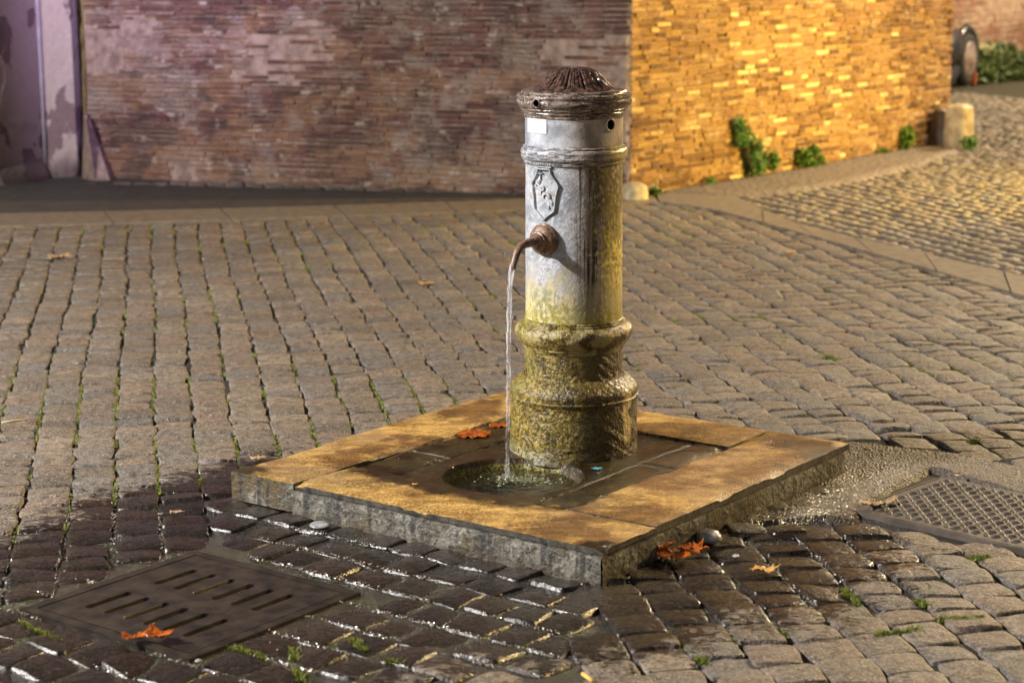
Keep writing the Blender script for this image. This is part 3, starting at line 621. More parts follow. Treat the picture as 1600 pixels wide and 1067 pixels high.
# white plate stuck on the drum
mb = MB(); V = []; nx = 10; z0 = zat(AX[0]-.1, AX[1]-.1, 209); z1 = zat(AX[0]-.1, AX[1]-.1, 181)
a0 = math.asin(-72/77); a1 = math.asin(-44/77)
for r_ in (.1419, .1438):
    for i in range(nx):
        for z in (z0, z1): V.append(polar(a0+(a1-a0)*i/(nx-1), r_, z))
F = [(2*nx+2*i, 2*nx+2*i+2, 2*nx+2*i+3, 2*nx+2*i+1) for i in range(nx-1)]+[(2*i, 2*i+2, 2*nx+2*i+2, 2*nx+2*i) for i in range(nx-1)]+[(2*i+1, 2*nx+2*i+1, 2*nx+2*i+3, 2*i+3) for i in range(nx-1)]+[(0, 2*nx, 2*nx+1, 1), (2*nx-2, 2*nx-1, 4*nx-1, 4*nx-2)]
mb.add(V, F); mb.build('sticker', MT['white'], fountain)

# coat of arms in relief: crown, shield outline, cross and the letters S P Q R running down the shield
SA = -math.asin(48/77)                                      # azimuth of spout and shield
def onto(sx, z, h): return polar(SA+sx/.141, .1408+h, z)
def ribbon(mb, pts, wd=.0042, h=.0042, closed=True):
    pts = [np.array(p, float) for p in pts]; fine = []
    m = len(pts) if closed else len(pts)-1
    for i in range(m):
        a, b = pts[i], pts[(i+1) % len(pts)]; k = max(2, int(np.linalg.norm(b-a)/.006))
        for j in range(k): fine.append(a+(b-a)*j/k)
    if not closed: fine.append(pts[-1])
    n = len(fine); V = []
    for i, p in enumerate(fine):
        a = fine[(i-1) % n] if closed or i else p; b = fine[(i+1) % n] if closed or i < n-1 else p; t = (b-a)/np.linalg.norm(b-a); nn = np.array([-t[1], t[0]])
        for q, hh in ((-1, -.001), (-.75, h*.75), (0, h), (.75, h*.75), (1, -.001)): V.append(onto(p[0]+nn[0]*q*wd/2, p[1]+nn[1]*q*wd/2, hh))
    F = []; lim = n if closed else n-1
    for i in range(lim):
        for k in range(4): F.append((i*5+k, i*5+k+1, ((i+1) % n)*5+k+1, ((i+1) % n)*5+k))
    mb.add(V, F)
ST = zat(AX[0]-.1, AX[1]-.1, 264); SB = zat(AX[0]-.1, AX[1]-.1, 343); Hs = ST-SB
crest = None
mb = MB()
out_ = [(-.020, ST), (.020, ST), (.023, ST-.012), (.047, ST-.046), (.040, ST-.070), (.034, ST-.118), (.020, ST-.128), (0, SB), (-.020, ST-.128), (-.034, ST-.118), (-.040, ST-.070), (-.047, ST-.046), (-.023, ST-.012)]
ribbon(mb, out_, .0070, .0085)
shield = mb.build('shield', MT['shaft'], fountain, smooth=True)
mb = MB()
ribbon(mb, [(-.026, ST+.006), (.026, ST+.006)], .0052, .009, False); ribbon(mb, [(-.028, ST+.020), (-.015, ST+.024), (0, ST+.026), (.015, ST+.024), (.028, ST+.020)], .0052, .009, False)
for k in range(-3, 4): ribbon(mb, [(k*.0075-.002, ST+.010), (k*.0083, ST+.018), (k*.0075+.002, ST+.011)], .0035, .008, False)
mb.build('crown', MT['shaft'], shield, origin=fo, smooth=True)
mb = MB(); ribbon(mb, [(-.012, ST-.006), (-.012, ST-.032)], .0042, .006, False); ribbon(mb, [(-.020, ST-.013), (-.004, ST-.013)], .0042, .006, False); mb.build('cross', MT['shaft'], shield, origin=fo, smooth=True)
def letter(ch, sx, z, size):
    cu = bpy.data.curves.new('letter', 'FONT'); cu.body = ch; cu.size = size; cu.extrude = .0025; cu.bevel_depth = .0006; cu.align_x = 'CENTER'; cu.align_y = 'CENTER'; cu.offset = .0012
    t = bpy.data.objects.new('tmp', cu); COL.objects.link(t); bpy.context.view_layer.update()
    me = bpy.data.meshes.new_from_object(t.evaluated_get(bpy.context.evaluated_depsgraph_get())); bpy.data.objects.remove(t)
    V = [onto(sx+v.co.x, z+v.co.y, .0018+v.co.z) for v in me.vertices]; F = [tuple(p.vertices) for p in me.polygons]
    autosmooth(obj('letter', V, F, MT['shaft'], shield, origin=fo), 30)
for ch, sx, dz in (('S', -.022, .046), ('P', -.008, .061), ('Q', .007, .080), ('R', .021, .100)): letter(ch, sx, ST-dz, .034)

# spout
sd_ = np.array([math.sin(SA), -math.cos(SA), 0]); ta = np.array([math.cos(SA), math.sin(SA), 0]); zz = np.array([0, 0, 1.])
def axp(r): return AX+sd_[:2]*r
zb = zat(*axp(.150), 375)
def rings(name, spec, mat, c0=None, parent=fountain, squash=1.0):
    n = 40; V = []; 
    for r, d in spec:
        for k in range(n):
            a = 2*math.pi*k/n; P = np.array([AX[0], AX[1], zb])+sd_*d+(ta*math.cos(a)+zz*math.sin(a)*squash)*r; V.append(P)
    F = [(i*n+k, i*n+(k+1) % n, (i+1)*n+(k+1) % n, (i+1)*n+k) for i in range(len(spec)-1) for k in range(n)]; F.append(tuple((len(spec)-1)*n+k for k in range(n)))
    V = np.array(V); V += RNG.normal(0, .0004, V.shape); return autosmooth(obj(name, V, F, mat, parent), 38)
rings('spout_boss', [(.046, .120), (.047, .141), (.0455, .148), (.043, .150), (.042, .156), (.037, .161), (.030, .166), (.0265, .168), (.0275, .172), (.0265, .176), (.022, .178), (.0225, .184), (.018, .188), (.015, .196)], MT['spout'])
ctl = [(.186, None, 379.5), (.205, None, 379.5), (.225, None, 381), (.240, None, 383), (.255, None, 388), (.267, None, 395.5), (.276, None, 404.5), (.283, None, 413), (.2865, None, 420)]
path = [np.array([*axp(r), zat(*axp(r), y)]) for r, _, y in ctl]
path[0][2] = zb-.002; path[1][2] = zb-.001
mb = MB(); mb.tube(path, [.0145, .0135, .0125, .0115, .011,   .0104, .0100, .0094, .0090], 20, wob=.06); mb.build('spout', MT['spout'], fountain, smooth=True)

# falling water
tip = path[-1]; end = np.array([*(axp(.318)), .03]); pts = []; rad = []
N_ = 90
for i in range(N_+1):
    t = i/N_; r_ = .2865+.014*min(1, t/.12)**.6+(.016*t); p = np.array([*axp(r_), tip[2]+.012+(.035-tip[2])*t]); pts.append(p+RNG.normal(0, .0005, 3)*(1+2*t))
    rad.append(.0088*(1-.42*t**.5)*(1+.10*math.sin(i*.7)*t+.16*RNG.normal()*t))
mb = MB(); mb.tube(pts, rad, 14, wob=.12)
for i in range(70):
    t = RNG.random()**.6; p = pts[int(t*N_)]+RNG.normal(0, .0055, 3); mb.tube([p+zz*.004, p+zz*.001, p-zz*.004], [.0003, RNG.uniform(.0008, .0018), .0003], 6)
for i in range(170):
    a = RNG.uniform(0, 6.283); rr = abs(RNG.normal(0, .026)); p = np.array([pts[-1][0]+rr*math.cos(a), pts[-1][1]+rr*math.sin(a), IZ-.028+abs(RNG.normal(0, .012))*math.exp(-rr*20)]); s_ = RNG.uniform(.0006, .0022)
    mb.tube([p+zz*s_, p+zz*s_*.1, p-zz*s_], [s_*.3, s_, s_*.3], 6)
st = mb.build('falling_water', MT['stream'], None, (pts[0][0], pts[0][1], pts[0][2]), smooth=True)
tag(st, 'thin white stream of water falling from the curved spout into the basin', 'water stream')
# standing water in the bowl, with the splash where the stream lands
hit = pts[-1][:2]; X, Y = np.meshgrid(np.linspace(-.19, .19, 130), np.linspace(-.19, .19, 130)); r = np.hypot(X, Y); X2 = X+BOWL[0]; Y2 = Y+BOWL[1]; q = np.hypot(X2-hit[0], Y2-hit[1])
Z = IZ-.030+.0022*np.sin(q*170)*np.exp(-q*13)+.0045*fbm(X2*60, Y2*60, 3)*np.exp(-q*9)+.006*np.abs(fbm(X2*130, Y2*130, 8))*np.exp(-(q/.06)**2)
i = np.arange(129)[None, :]+np.arange(129)[:, None]*130; F = np.stack([i, i+1, i+131, i+130], -1).reshape(-1, 4); F = F[r.ravel()[F].max(1) < .188]
us = np.unique(F); mp = np.full(130*130, -1); mp[us] = np.arange(len(us)); tag(obj('water', np.c_[X2.ravel(), Y2.ravel(), Z.ravel()][us], mp[F], MT['water']), kind='structure')
# wet algae lining where the water strikes
mb = MB()
for k in range(650):
    a = RNG.uniform(0, 2*math.pi); rr = abs(RNG.normal(0, .045)); p = np.array([hit[0]+.035+rr*1.5*math.cos(a), hit[1]-.02+rr*.7*math.sin(a)])
    if np.hypot(*(p-BOWL)) > .175: continue
    z = IZ-.032+RNG.uniform(0, .010); s = RNG.uniform(.0012, .0040); a2 = RNG.uniform(0, 6.28); t_ = np.array([math.cos(a2), math.sin(a2), 0]); c = np.array([*p, z])
    mb.add([c-t_*s, c+t_*s, c+np.cross(t_, zz)*s*.8+zz*s*.9], [(0, 1, 2)])
tag(mb.build('algae', mat_simple('pale_algae', (.16, .17, .05), (.55, .58, .40), 90, .15, .3), None, (*hit, IZ-.03)), kind='stuff')

# ------------------------------------------------------------------ walls
def brick_wall(name, label, p0, p1, H, mb_, mm, seed, depth=.5, course=.047, blen=.25, ext0=0, rough=.006):
    p0 = np.array(p0, float); p1 = np.array(p1, float); t = (p1-p0); L = np.linalg.norm(t); t /= L; n = np.array([t[1], -t[0]])      # n: outward, to the right of p0->p1 reversed
    if (n@(np.array([0, 5])-p0)) < 0: n = -n
    root = thing(name, (*((p0+p1)/2), 0), label, 'wall'); rg = random.Random(seed); nr = np.random.default_rng(seed)
    t3 = np.append(t, 0); n3 = np.append(n, 0)
    m = MB(); m.box(np.append((p0+p1)/2-n*(depth/2+.012), H/2-.1), t3, n3, zz, L/2, depth/2, H/2+.1); m.build('mortar', mm, root)
    b = MB(); k = 0; z = -.04
    while z < H:
        s = -rg.random()*blen; hh = course*rg.uniform(.9, 1.08)
        while s < L:
            l = blen*rg.uniform(.55, 1.2); a = max(0, s)+.002; e = min(L, s+l)-.002
            if e-a > .03:
                er = float(fbm(np.array((a+e)*.5*1.3), np.array(z*2.2), seed)); pr = rg.gauss(-.003, rough*.6) - max(0, er-.1)*.05
                c = p0+t*(a+e)/2+n*(pr-.03); zc = z+hh/2+.006*math.sin((a+e)*.8+seed)
                cx = np.append(c, zc); j = lambda: rg.gauss(0, .0018); hx = (e-a)/2; hz = (hh-.008)/2
                P = []
                for (i, kk) in ((-1, -1), (1, -1), (1, 1), (-1, 1)): P.append(cx+t3*(hx*i+j())+zz*(hz*kk+j())+n3*.030)
                Pf = [P_i+(cx-P_i)*.0 for P_i in P]; ce = np.mean(P, 0); inn = [ce+(q-ce)*np.array([.97, .97, .82])+n3*(.0035+j()*.5) for q in P]; bk = [q-n3*.03 for q in P]
                b.add(bk+Pf+inn, [(0, 1, 5, 4), (1, 2, 6, 5), (2, 3, 7, 6), (3, 0, 4, 7), (4, 5, 9, 8), (5, 6, 10, 9), (6, 7, 11, 10), (7, 4, 8, 11), (8, 9, 10, 11)], min(1, max(0, rg.gauss(.45, .25)+er*.5)))
            s += l
        z += hh
    o = b.build('brickwork', mb_, root, attr='tint'); bpy_fix(o); return root
brick_wall('brick_wall', 'long weathered red brick wall with plaster patches behind the dark strip, left of the corner', WL+np.array([-.05, .02]), CORNER, 2.6, MT['brick_l'], MT['mortar'], 11, course=.034, blen=.24, rough=.006)
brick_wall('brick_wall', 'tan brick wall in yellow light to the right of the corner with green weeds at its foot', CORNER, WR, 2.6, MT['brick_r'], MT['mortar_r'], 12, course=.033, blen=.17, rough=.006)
brick_wall('brick_wall', 'far dull red brick wall across the lane with a dark drainpipe and hedge', (3.9, 21.4), (12, 31.6), 3.4, MT['brick_f'], MT['mortar'], 13, course=.07, blen=.28, rough=.004)
# the upper storeys (above the picture) that shade and bounce light
def block(name, label, poly, z0, z1, mat):
    n = len(poly); V = [(x, y, z) for z in (z0, z1) for x, y in poly]; F = [(i, (i+1) % n, n+(i+1) % n, n+i) for i in range(n)]+[tuple(range(n))[::-1], tuple(range(n, 2*n))]
    return V, F
rn = np.array([.794, -.607]); rtn = np.array([.607, .794]); ln_ = np.array([-.357, -.934])
bp = [tuple(WL-ln_*.5), tuple(CORNER-ln_*.5-rn*.55), tuple(WR-rn*.5), tuple(WR-rn*5), (-2, 18)]

# plaster wall with an angled pier at the left
A0 = np.array(G(-8, 293)[:2]); A1 = np.array(G(72, 275)[:2]); B1 = np.array(G(122, 272)[:2]); 
def plaster_wall():
    pw = thing('plaster_wall', (*A1, 0), 'pink peeling plaster wall with a dark stained pier left of the brick wall', 'wall')
    def face(name, a, b, foot, seed):
        a = np.array(a, float); b = np.array(b, float); t = b-a; L = np.linalg.norm(t); t /= L; n = np.array([t[1], -t[0]]); H = 2.6; nx = int(L/.03)+2; nz = 90; S, Z = np.meshgrid(np.linspace(0, L, nx), np.linspace(-.05, H, nz))
        peel = (fbm(S*2.2+seed, Z*1.8, seed, 4) > .12)
        off = -.010*peel+.006*fbm(S*5, Z*5, seed)+foot*np.clip(1-Z/.16, 0, 1)**1.5
        off[:, 0] = 0; off[:, -1] = 0
        V = np.stack([a[0]+t[0]*S+n[0]*off, a[1]+t[1]*S+n[1]*off, Z], -1).reshape(-1, 3); i = np.arange(nx-1)[None, :]+np.arange(nz-1)[:, None]*nx
        return obj(name, V, np.stack([i, i+1, i+nx+1, i+nx], -1).reshape(-1, 4), MT['plaster'], pw)
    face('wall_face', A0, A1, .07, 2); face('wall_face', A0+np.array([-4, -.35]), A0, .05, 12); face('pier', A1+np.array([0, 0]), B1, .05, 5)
    # the pier stands 12 cm proud of the brick wall: its return
    face('pier_return', B1, B1+np.array([.10, .75]), .02, 8)
    m = MB(); V = [(*A0, 0), (*A1, 0), (*B1, 0), (*(B1+np.array([.1, .75])), 0), (*(A0+np.array([-1, 1.8])), 0)]
    m.add([(x, y+.02, 2.59) for x, y, z in V], [tuple(range(5))]); m.build('wall_top', MT['plaster'], pw)
    m = MB(); r_ = [(.017)]*2; e = A1+np.array([.0, -.012]); m.tube([(*e, .05), (*e, .6), (*e, 2.55)], .016, 10); m.build('corner_bead', mat_simple('pale_bead', (.26, .23, .24), (.36, .32, .34), 12, .7), pw, smooth=True)
plaster_wall()
# sloping buttress of render where brick wall meets the pier
m = MB(); q0 = G(128, 276)[:2]; q1 = G(172, 279)[:2]; mid = G(150, 280)[:2]
V = [(*q0, -.02), (*mid, -.02), (*q1, -.02), (q0[0]+.02, q0[1]+.05, .42), (mid[0]-.06, mid[1]+.06, .40), (q0[0]+.04, q0[1]+.1, .44), (*(q1+np.array([0, .15])), -.02), (*(q0+np.array([0, .15])), -.02)]
m.add(V, [(0, 1, 4, 3), (1, 2, 5, 4), (2, 6, 5), (3, 4, 5), (0, 3, 5, 7)]); bt = m.build('buttress', MT['mortar'], None, (*mid, 0)); bpy_fix(bt); tag(bt, 'small sloping grey render fillet in the angle between plaster pier and red brick wall', 'buttress')

# guard stones
def guard(loc, rx, ry, h, rot, seed, label, lean=0.0, taper=.78, tb=.75, mat='guard'):
    n = 26; nz = 16; V = []; rg = np.random.default_rng(seed)
    for k in range(nz):
        t = k/(nz-1); s = (1-(1-taper)*t)*(1 if t < tb else math.sqrt(max(.02, 1-((t-tb)/(1.02-tb))**2)))
        for i in range(n):
            a = 2*math.pi*i/n; cx = abs(math.cos(a))**.6*math.copysign(1, math.cos(a)); cy = abs(math.sin(a))**.6*math.copysign(1, math.sin(a)); q = 1+.09*float(fbm(np.array(a*1.2+seed), np.array(t*3.1), seed))
            x = rx*cx*s*q; y = ry*cy*s*q; V.append((loc[0]+x*math.cos(rot)-y*math.sin(rot)+lean*t, loc[1]+x*math.sin(rot)+y*math.cos(rot), -.02+h*t))
    F = [(k*n+i, k*n+(i+1) % n, (k+1)*n+(i+1) % n, (k+1)*n+i) for k in range(nz-1) for i in range(n)]+[tuple((nz-1)*n+i for i in range(n))]
    o = obj('guard_stone', V, F, MT[mat], None, (loc[0], loc[1], 0)); autosmooth(o, 50); return tag(o, label, 'guard stone')
cs = G(991, 312)[:2]
guard(cs, .085, .09, .13, .3, 3, 'low rounded pale stone at the foot of the wall corner behind the fountain', taper=.8)
gs = G(1497, 231)[:2]; guard(gs, .125, .11, .365, .9, 6, 'tall pale guard stone with rounded top at the far end of the tan wall', taper=.84, tb=.93)
gs2 = G(1468, 228)[:2]; guard(gs2, .10, .09, .32, .9, 9, 'narrow dull stone wedge between the tan wall end and the tall guard stone', taper=.6, tb=.85, mat='gutter')

# parked motorbike beyond the wall end
def motorbike():
    c = G(1506, 143)[:2]; yaw = R(-62); f = np.array([math.cos(yaw), math.sin(yaw), 0]); sdv = np.array([-math.sin(yaw), math.cos(yaw), 0])
    if sdv[1] > 0: sdv = -sdv
    root = thing('motorbike', (*c, 0), 'dark parked motorbike half hidden behind the far right end of the tan brick wall', 'motorbike')
    RW = .29; cc = np.array([c[0], c[1], .36]); ax = np.array([math.sin(R(58)), -math.cos(R(58)), 0]); u = np.array([math.cos(R(58)), math.sin(R(58)), 0])
    def ring(name, spec, mat, par):
        n = 40; V = []
        for r, d in spec:
            for k in range(n): a = 2*math.pi*k/n; V.append(cc+ax*d+(u*math.cos(a)+zz*math.sin(a))*r)
        F = [(i*n+k, i*n+(k+1) % n, (i+1)*n+(k+1) % n, (i+1)*n+k) for i in range(len(spec)-1) for k in range(n)]; F.append(tuple((len(spec)-1)*n+k for k in range(n)))
        return obj(name, V, F, mat, par, origin=tuple(root['_o']))
    wh = ring('wheel', [(.05, -.07), (.20, -.07), (.27, -.06), (.29, -.03), (.29, .03), (.27, .06), (.215, .07), (.20, .055)], MT['tyre'], root)
    ring('rim', [(.205, .052), (.205, .062), (.17, .075), (.06, .09), (.05, .10), (.02, .102)], MT['hub'], wh)
    m = MB(); pts = [cc+(u*math.cos(a)+zz*math.sin(a))*.33 for a in np.linspace(.3, 2.6, 14)]; m.tube(pts, .055, 10); m.build('mudguard', MT['body'], root, smooth=True)
    m = MB(); b = cc-u*.45; m.tube([b+zz*.25, b+zz*.12-u*.3, b+zz*.1-u*.8], [.14, .2, .16], 14); m.tube([b-zz*.1+u*.15, b-u*.1-zz*.18, b-zz*.2-u*.6], [.06, .09, .1], 10); m.tube([cc-ax*.02, b+zz*.1], [.03, .05], 8); m.build('body', MT['body'], root, smooth=True)
    m = MB(); p = cc+u*.12+ax*.08-zz*.22; m.box(p, ax, u, zz, .015, .02, .07); m.build('reflector', MT['red'], root)
    m = MB(); p = cc+zz*.385; m.tube([p, p+u*.06], [.022, .014], 8); m.build('glint_tip', MT['hub'], root)  # small pale tip added in place of the glint on the mudguard
motorbike()
m = MB(); dp = G(1552, 112)[:2]; wt = np.array([8.1, 10.2]); wt /= np.linalg.norm(wt); wn = np.array([wt[1], -wt[0]]); tt = ((dp-np.array([3.9, 21.4]))@wt); dpp = np.array([3.9, 21.4])+wt*tt+wn*.08
m.tube([(*dpp, .0), (*dpp, 1.0), (*dpp, 3.2)], .055, 12); tag(m.build('drainpipe', MT['body'], None, (*dpp, 0), smooth=True), 'dark vertical drainpipe on the far brick wall above the hedge', 'drainpipe')

# ------------------------------------------------------------------ plants
def leaf_blob(mb, c, r, n, s0, s1, flat=(1, 1, 1), rg=RNG):
    for _ in range(n):
        d = rg.normal(0, 1, 3); d /= np.linalg.norm(d); p = np.array(c)+d*np.array(r)*rg.random()**.45; s = rg.uniform(s0, s1)
        a = rg.normal(0, 1, 3); a /= np.linalg.norm(a); b = np.cross(a, rg.normal(0, 1, 3)); b /= np.linalg.norm(b); k = np.cross(a, b)*.25
        mb.add([p-a*s, p-a*s*.2+b*s*.55+k*s, p+a*s, p-a*s*.2-b*s*.55+k*s], [(0, 1, 2), (0, 2, 3)])
wdir = np.append(rtn, 0); wnn = np.append(rn, 0)
def wallpt(px, py, off=.05):
    """a point on the right wall's face seen at a pixel of the photograph"""
    d = fw + rt*(px-800)/FPX - up*(py-533.5)/FPX; o = np.array([0, 0, CH]); t = ((np.append(CORNER, 0)-o)@wnn)/(d@wnn); return o+d*t+wnn*off
def wall_plant(name, label, clumps, seed):
    rg = np.random.default_rng(seed); cs = [(wallpt(px, py), r) for px, py, r in clumps]; base = cs[-1][0]; root = thing(name, (base[0], base[1], 0), label, 'plant', 'weeds growing on the tan brick wall')
    mb = MB(); st = MB()
    for c, r in cs:
        leaf_blob(mb, c, (r*1.0, r*.6, r*1.05), int(70000*r*r)+60, .006, .019, rg=rg)
        for _ in range(5): st.tube([base*[1, 1, 0]+[0, 0, .02], (base*[1, 1, 0]+c)/2+rg.normal(0, .01, 3), c+rg.normal(0, r*.4, 3)], [.004, .003, .0015], 5)
    mb.build('foliage', MT['ivy'], root); st.build('stem', MT['stem'], root)
wall_plant('wall_weed', 'largest green leafy weed climbing the tan brick wall behind the fountain', [(1145, 195, .05), (1150, 212, .08), (1165, 232, .09), (1195, 250, .07), (1170, 258, .09)], 1)
wall_plant('wall_weed', 'smaller bushy weed at the foot of the tan wall, right of the largest weed', [(1262, 235, .05), (1245, 246, .07), (1268, 254, .07), (1255, 258, .07)], 2)
wall_plant('wall_weed', 'small round clump of green leaves high on the far part of the tan wall', [(1408, 210, .07), (1407, 222, .07)], 3)
wall_plant('wall_weed', 'sparse low weed at the tan wall foot between two taller weeds', [(1370, 240, .05), (1380, 243, .05)], 4)
wall_plant('wall_weed', 'thin low weed at the tan wall foot right of the rounded corner stone', [(1100, 285, .04), (1012, 302, .05)], 5)
# grass at the guard stone
m = MB(); gp = G(1510, 233)[:2]; leaf_blob(m, (*gp, .05), (.09, .06, .06), 160, .012, .03); tag(m.build('weed', MT['ivy'], None, (*gp, 0)), 'tiny green weed at the foot of the tall pale guard stone', 'plant')
# hedge in front of the far wall
hp0 = G(1512, 136)[:2]; hp1 = G(1680, 117)[:2]; hd = hp1-hp0; hl = np.linalg.norm(hd); hd /= hl; hroot = thing('hedge', (*((hp0+hp1)/2), 0), 'low dark green hedge along the foot of the far brick wall', 'hedge')
m = MB(); rg = np.random.default_rng(5); hn = np.array([hd[1], -hd[0]])
for _ in range(9000):
    s = rg.uniform(0, hl); hh = .30+.10*math.sin(s*2.1)+.06*math.sin(s*7)+.10*(s/hl); q = hp0+hd*s-hn*(.22+.22*rg.uniform(-1, 1)); leaf_blob(m, (*q, hh*rg.random()**.6), (.03, .03, .03), 1, .018, .045, rg=rg)
m.build('foliage', MT['hedge'], hroot); m = MB()
for k in range(40): s = hl*(k+.5)/40; q = hp0+hd*s-hn*.22; m.tube([(*q, 0), (q[0]+rg.normal(0, .03), q[1], .15), (q[0]+rg.normal(0, .06), q[1], .28)], [.012, .009, .004], 5)
m.build('stem', MT['stem'], hroot)
m = MB(); q = G(1533, 92)[:2]; q = hp0+hd*.75-hn*.15
for k in range(420): sq = rg.uniform(-.4, .5); leaf_blob(m, (q[0]+hd[0]*sq, q[1]+hd[1]*sq, .40+rg.normal(0, .03)), (.03, .03, .03), 1, .015, .04, rg=rg)
tag(m.build('flowering_plant', mat_simple('pale_bloom', (.30, .34, .18), (.5, .5, .36), 10, .6), None, (*q, 0)), 'pale cream blossom lying over the top of the dark hedge', 'plant')

# moss and grass in the joints
m = MB(); rg = np.random.default_rng(9)
def tuft(p, r, n, h):
    for _ in range(n):
        a = rg.uniform(0, 6.28); q = np.array([p[0], p[1], -.008])+np.array([math.cos(a), math.sin(a), 0])*r*rg.random(); b = rg.normal(0, .35, 2); s = rg.uniform(.0012, .0026); hh = h*rg.uniform(.5, 1.2); t_ = np.array([math.cos(a), math.sin(a), 0])*s
        m.add([q-t_, q+t_, q+np.array([b[0]*hh, b[1]*hh, hh])], [(0, 1, 2)])
def joint_line(i): return [np.array([0, 3.0])+DU*((i-.5)*.1275+.008*math.sin(v*1.7+(i-.5)*.35))+DM*v for v in np.arange(1.0, 9.0, .012)]
for i in range(-20, 30):
    for P in joint_line(i):
        dn = float(fbm(np.array(P[0]*2.1), np.array(P[1]*2.1), 40)); dn2 = float(fbm(np.array(P[0]*9), np.array(P[1]*9), 44)); near_l = (P[1] < 7.2 and P[0] < .1 and P[1] > 5.0)
        th = .12 if near_l else .42
        if dn+dn2*.6 > th and poly_sdf(P[0], P[1], PLINTH) > .02 and poly_sdf(P[0], P[1], ZB) > 0 and poly_sdf(P[0], P[1], GRATE) > .03 and poly_sdf(P[0], P[1], MANH) > .02 and poly_sdf(P[0], P[1], PATCH) > 0 and wet_at(P[0], P[1]) < .8: tuft(P+rg.normal(0, .002, 2), .006, 9, .008)
for (px, py, L_, dx, dy) in ((1405, 985, 70, 1, -.15), (1500, 965, 80, 1, -.05), (1330, 930, 40, .6, .5), (1440, 940, 25, .7, .4), (460, 1020, 18, 0, 1), (470, 1055, 22, .5, 1), (615, 1032, 20, 1, 0), (560, 1005, 20, 1, 1), (390, 1018, 50, 1, .35), (1300, 558, 24, 1, .3), (1220, 530, 18, 1, .3), (1520, 690, 18, 1, 0), (1530, 870, 22, 1, 0), (1100, 1030, 20, .7, .6), (1250, 1050, 20, .7, .6), (60, 985, 60, 1, .45)):
    for _ in range(int(L_/1.2)):
        s = rg.uniform(-.5, .5)*L_; P = G(px+dx*s+rg.normal(0, 3), py+dy*s+rg.normal(0, 1.5))[:2]; tuft(P, .008, 16, .013)
tag(m.build('moss', MT['moss'], None, (0, 6, 0)), kind='stuff')

# pale wet grit lying in the joints near the plinth
m = MB(); rg = np.random.default_rng(19); npz = 0
for _ in range(60000):
    x, y = rg.uniform(-1.5, 1.1), rg.uniform(3.8, 5.6); 
    u_, v_ = uvof(x, y); a_ = (-(v_+.03)-.064) % .128; b_ = u_ % .120
    inB = poly_sdf(x, y, ZB) < 0; jn = min(a_, .128-a_) < .008
    if inB and not jn and rg.random() > .001: continue
    if not inB:
        q = np.array([x, y-3.0]); uu = q@DU; vv = q@DM; e = (uu-.008*math.sin(vv*1.7+(uu/.1275)*.35)) % .1275 - .1275/2
        if abs(e) > .007 or rg.random() > .5: continue
    if wet_at(x, y) < .5 or poly_sdf(x, y, PLINTH) < .002 or poly_sdf(x, y, GRATE) < .004 or float(fbm(np.array(x*4), np.array(y*4), 61)) < .02: continue
    s = rg.uniform(.0012, .0034); z = .001-.004*rg.random() if inB else -.004; c = np.array([x, y, z]); J = lambda: rg.uniform(.7, 1.3)*s
    m.add([c+[J(), 0, 0], c+[0, J(), 0], c-[J(), 0, 0], c-[0, J(), 0], c+[0, 0, J()*.8], c-[0, 0, J()]], [(0, 1, 4), (1, 2, 4), (2, 3, 4), (3, 0, 4), (1, 0, 5), (2, 1, 5), (3, 2, 5), (0, 3, 5)]); npz += 1
tag(m.build('gravel', mat_simple('wet_grit', (.14, .12, .095), (.40, .38, .33), 60, .14, .2), None, (0, 5, 0)), kind='stuff')

# ------------------------------------------------------------------ drain grate and tread plate
gz = .0015
gr = thing('drain_grate', (*_gc, 0), 'square dark iron drain cover with two rows of slots in the wet lower left paving', 'drain cover')
def grate():
    E, N = EU[:2], EV[:2]; c = _gc
    def P(u, v, z): q = c+E*u+N*v; return (q[0], q[1], z)
    # frame
    m = MB(); o_, i_ = .5*GU+.004, .5*GU-.022
    for (a, b, cc_, d) in (((-o_, -o_), (o_, -o_), (i_, -i_), (-i_, -i_)), ((o_, -o_), (o_, o_), (i_, i_), (i_, -i_)), ((o_, o_), (-o_, o_), (-i_, i_), (i_, i_)), ((-o_, o_), (-o_, -o_), (-i_, -i_), (-i_, i_))):
        V = [P(*a, gz-.0005), P(*b, gz-.0005), P(*cc_, gz), P(*d, gz)]+[P(*a, -.04), P(*b, -.04), P(*cc_, -.04), P(*d, -.04)]
        m.add(V, [(0, 1, 2, 3), (0, 4, 5, 1), (3, 2, 6, 7)])
    f = m.build('frame', MT['iron'], gr); bpy_fix(f)
    # cover plate with slots cut through: strips and bridges between slots
    n = 230; h = i_-.004; U, V_ = np.meshgrid(np.linspace(-h, h, n), np.linspace(-h, h, n)); Z = np.full(U.shape, gz-.001)+.0006*fbm(U*40, V_*40, 2)
    sl = np.zeros(U.shape)
    for row, vc in ((0, -.115), (1, .105)):
        for k in range(6):
            uc = -.165+k*.066; ux = np.abs(U-uc); vy = np.maximum(np.abs(V_-vc)-.060, 0); d = np.hypot(ux, vy); sl = np.maximum(sl, np.clip((.0105-d)/.003, 0, 1))
    Z = Z-.06*sl; q = np.stack([c[0]+E[0]*U+N[0]*V_, c[1]+E[1]*U+N[1]*V_, Z], -1).reshape(-1, 3); i = np.arange(n-1)[None, :]+np.arange(n-1)[:, None]*n
    autosmooth(obj('cover_plate', q, np.stack([i, i+1, i+n+1, i+n], -1).reshape(-1, 4), MT['iron'], gr), 40)
grate()
mc = np.mean(MANH, 0); mh = thing('manhole_cover', (*mc, 0), 'rectangular iron cover with raised tread pattern beside the coarse asphalt, right of the plinth', 'manhole cover')
